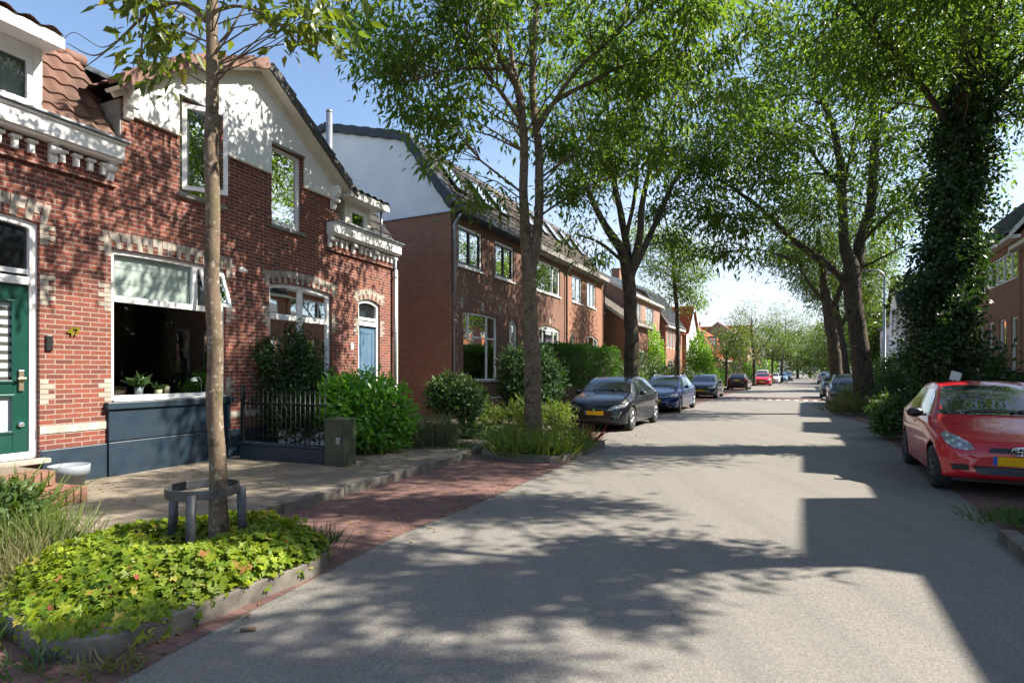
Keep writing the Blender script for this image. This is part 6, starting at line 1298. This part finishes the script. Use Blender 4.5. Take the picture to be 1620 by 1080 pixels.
Nn = grad * .95 + np.array([0, 0, 1.]) + g.normal(size=(n_, 3)) * .50; Dn = np.c_[np.cos(g.random(n_)*6.28), np.sin(g.random(n_)*6.28), np.zeros(n_)] * 1.0 + grad * .7; Dn -= Nn * (np.sum(Dn*Nn, 1)/np.sum(Nn*Nn, 1))[:, None]
sz = .049 * (.6 + .75 * g.random(n_))
o = leaf_mesh('geranium_bed', Pn, Dn, Nn, sz * 1.25, sz * 1.25, T_LOBE, M['leaf_geranium']); o.rotation_euler = (0, 0, -SA); put(o, 'dense yellow green lobed geranium leaves filling the foreground bed', 'geraniums', kind='stuff')
# grassy plants of the second bed
bb = SW(-4.6, 10.3)
tg = 'tufts of long grass in the second tree bed'
for i, (lt, al, n_, h_, rr) in enumerate(((-4.95, 9.5, 420, .50, .20), (-4.3, 9.45, 420, .46, .22), (-4.0, 9.9, 330, .56, .16), (-4.8, 10.1, 300, .56, .2), (-5.2, 9.9, 260, .45, .18), (-4.2, 10.5, 300, .52, .2), (-4.05, 9.3, 240, .45, .16), (-4.6, 9.25, 260, .4, .2))):
    c = SW(lt, al); lb = ['grass tuft at the front left of the second tree bed', 'grass tuft in front of the second tree trunk', 'tallest grass tuft at the right end of the second bed', 'grass tuft left of the second trunk', 'grass tuft at the far left of the second bed', 'grass tuft behind the second trunk', 'short tuft at the road corner of the second bed', 'low tuft along the kerb of the second bed'][i]
    tuft('grass_tuft', lb, 'grass tuft', (c.x, c.y, .09), n_, h_, 0, M['leaf_grass'], tg, 300 + i, wid=.02, radius=rr, lean=.42)
c = SW(-4.2, 9.75); bush('ground_cover', 'leafy ground cover between the grass tufts of the second bed', 'ground cover', [((c.x, c.y, .25), (.55, .5, .22)), ((c.x - .7, c.y + .4, .25), (.6, .5, .22)), ((c.x-.45, c.y-.35, .16), (.7, .35, .12))], 5200, .075, M['leaf_grass'], seed=310, base=(c.x, c.y, .09), stems=0, shell=.1, wid=.4)
c = SW(-4.05, 11.2); tuft('red_plant', 'small dark red spiky plant by the black hatchback', 'plant', (c.x, c.y, .1), 60, .55, 0, M['leaf_red'], seed=320, wid=.03, radius=.08, lean=.7)
# weeds at the big tree on the right
for i, (lt, al, n_, h_, lm, lb) in enumerate(((1.45, 24.3, 420, .60, 'leaf_straw', 'straw coloured weeds at the kerb left of the thick trunk'), (1.9, 24.1, 420, .75, 'leaf_straw', 'taller dry weeds in front of the thick trunk'), (2.5, 24.2, 300, .5, 'leaf_grass', 'green weeds right of the thick trunk'), (1.6, 24.9, 160, 1.3, 'leaf_grass', 'tall green sprout beside the thick trunk'), (3.2, 24.4, 300, .5, 'leaf_mid', 'weeds at the right end of the thick trunk bed'))):
    c = SW(lt, al); tuft('weed_tuft', lb, 'weeds', (c.x, c.y, .1), n_, h_, 0, M[lm], 'weeds round the thick trunk', 330 + i, wid=.03, radius=.28 if i != 3 else .08, lean=.4)
# left edge: pot plant with long leaves, dry grasses, kerbside weeds
c = (-4.62, 5.65); tuft('strap_leaf_plant', 'arching green strap leaved plant at the left edge by the steps', 'plant', (-4.95, 5.35, .12), 420, .62, 0, M['leaf_grass'], seed=340, wid=.03, radius=.14, lean=.75)
bush('leafy_plant', 'leafy green plant under the strap leaved one at the left edge', 'plant', [((-4.75, 5.15, .32), (.34, .3, .28))], 1500, .085, M['leaf_mid'], seed=341, base=(-4.75, 5.15, .1), stems=3, shell=.1)
for i, (x, y, n_, h_, lb) in enumerate(((-4.1, 4.75, 330, .42, 'dry pale grass along the left edge of the geranium bed'), (-3.85, 4.35, 330, .38, 'wispy dry grass at the left corner of the foreground bed'), (-3.55, 3.95, 240, .30, 'short dry grass at the near left kerb'), (-4.3, 5.1, 260, .4, 'dry grass behind the leafy plant at the left edge'), (-1.72, 4.92, 200, .20, 'thin green weeds at the right tip of the geranium bed'), (-1.75, 4.78, 160, .15, 'small weeds on the kerb right of the geranium bed'))):
    tuft('weed_tuft', lb, 'weeds', (x, y, .08), n_, h_, 0, M['leaf_straw' if i in (1, 2) else 'leaf_grass' if i < 4 else 'leaf_mid'], 'weeds around the foreground bed', 350 + i, wid=.008 if i < 4 else .010, radius=.16 if i < 4 else .09, lean=.4)
for i, (x, y, n_, h_, lb) in enumerate(((-2.55, 3.02, 60, .13, 'tiny weeds in the pavers before the foreground kerb'), (-2.15, 2.98, 60, .14, 'tiny dry weed at the foot of the foreground kerb'), (-3.15, 3.25, 110, .14, 'green weeds at the lower left kerb'), (5.1, 5.6, 160, .15, 'leafy weeds on the kerb at the right edge'), (5.3, 5.75, 200, .17, 'larger leafy weeds at the right edge'), (4.95, 5.75, 60, .10, 'small weed at the tip of the right kerb'), (-1.05, 11.0, 160, .22, 'weeds at the front garden edge beside the lavender'))):
    tuft('weed_tuft', lb, 'weeds', (x, y, .01 if i < 3 else .09), n_, h_, 0, M['leaf_mid' if i != 1 else 'leaf_straw'], 'weeds in the paving', 360 + i, wid=.016, radius=.09 if i < 3 else .16, lean=.7)
# fallen leaves and litter
g = np.random.default_rng(9); k = 1800
la = np.concatenate([g.uniform(-5.2, -3.2, 760), g.uniform(-8.6, -5.5, 760), g.uniform(1.5, 4.2, 280)]); al = np.concatenate([g.uniform(1, 14, 760), g.uniform(3.5, 13, 760), g.uniform(5, 22, 280)])
zz = np.where((la < -5.6), .122, .012); P = np.c_[la, al, zz]; D = np.c_[g.normal(size=(k, 2)), g.normal(size=k) * .08]; keep = ~((la > -5.6) & (la < -3.4) & (((al > 1.6) & (al < 4.2)) | ((al > 8.7) & (al < 12)))) & ~((la < -5.5) & (la > -5.65)) & ~((la>-5.6)&(la<-5.0))
o = leaf_mesh('fallen_leaves', P[keep], D[keep], (rdir(k, g) * .35 + np.array([0, 0, 1.]))[keep], (.05 * (.5 + g.random(k)))[keep], .03, T_LEAF, M['leaf_fallen']); o.rotation_euler = (0, 0, -SA); put(o, 'scattered dry fallen leaves on pavement and parking bay', 'fallen leaves', kind='stuff')
m = MB(); m.tube([(0, 0, 0), (.085, .02, 0)], .012, 8); o = m.build('cigar_stub', M['wood'], loc=(-1.67, 3.44, .015)); put(o, 'small brown stub lying at the kerb of the foreground bed', 'litter')
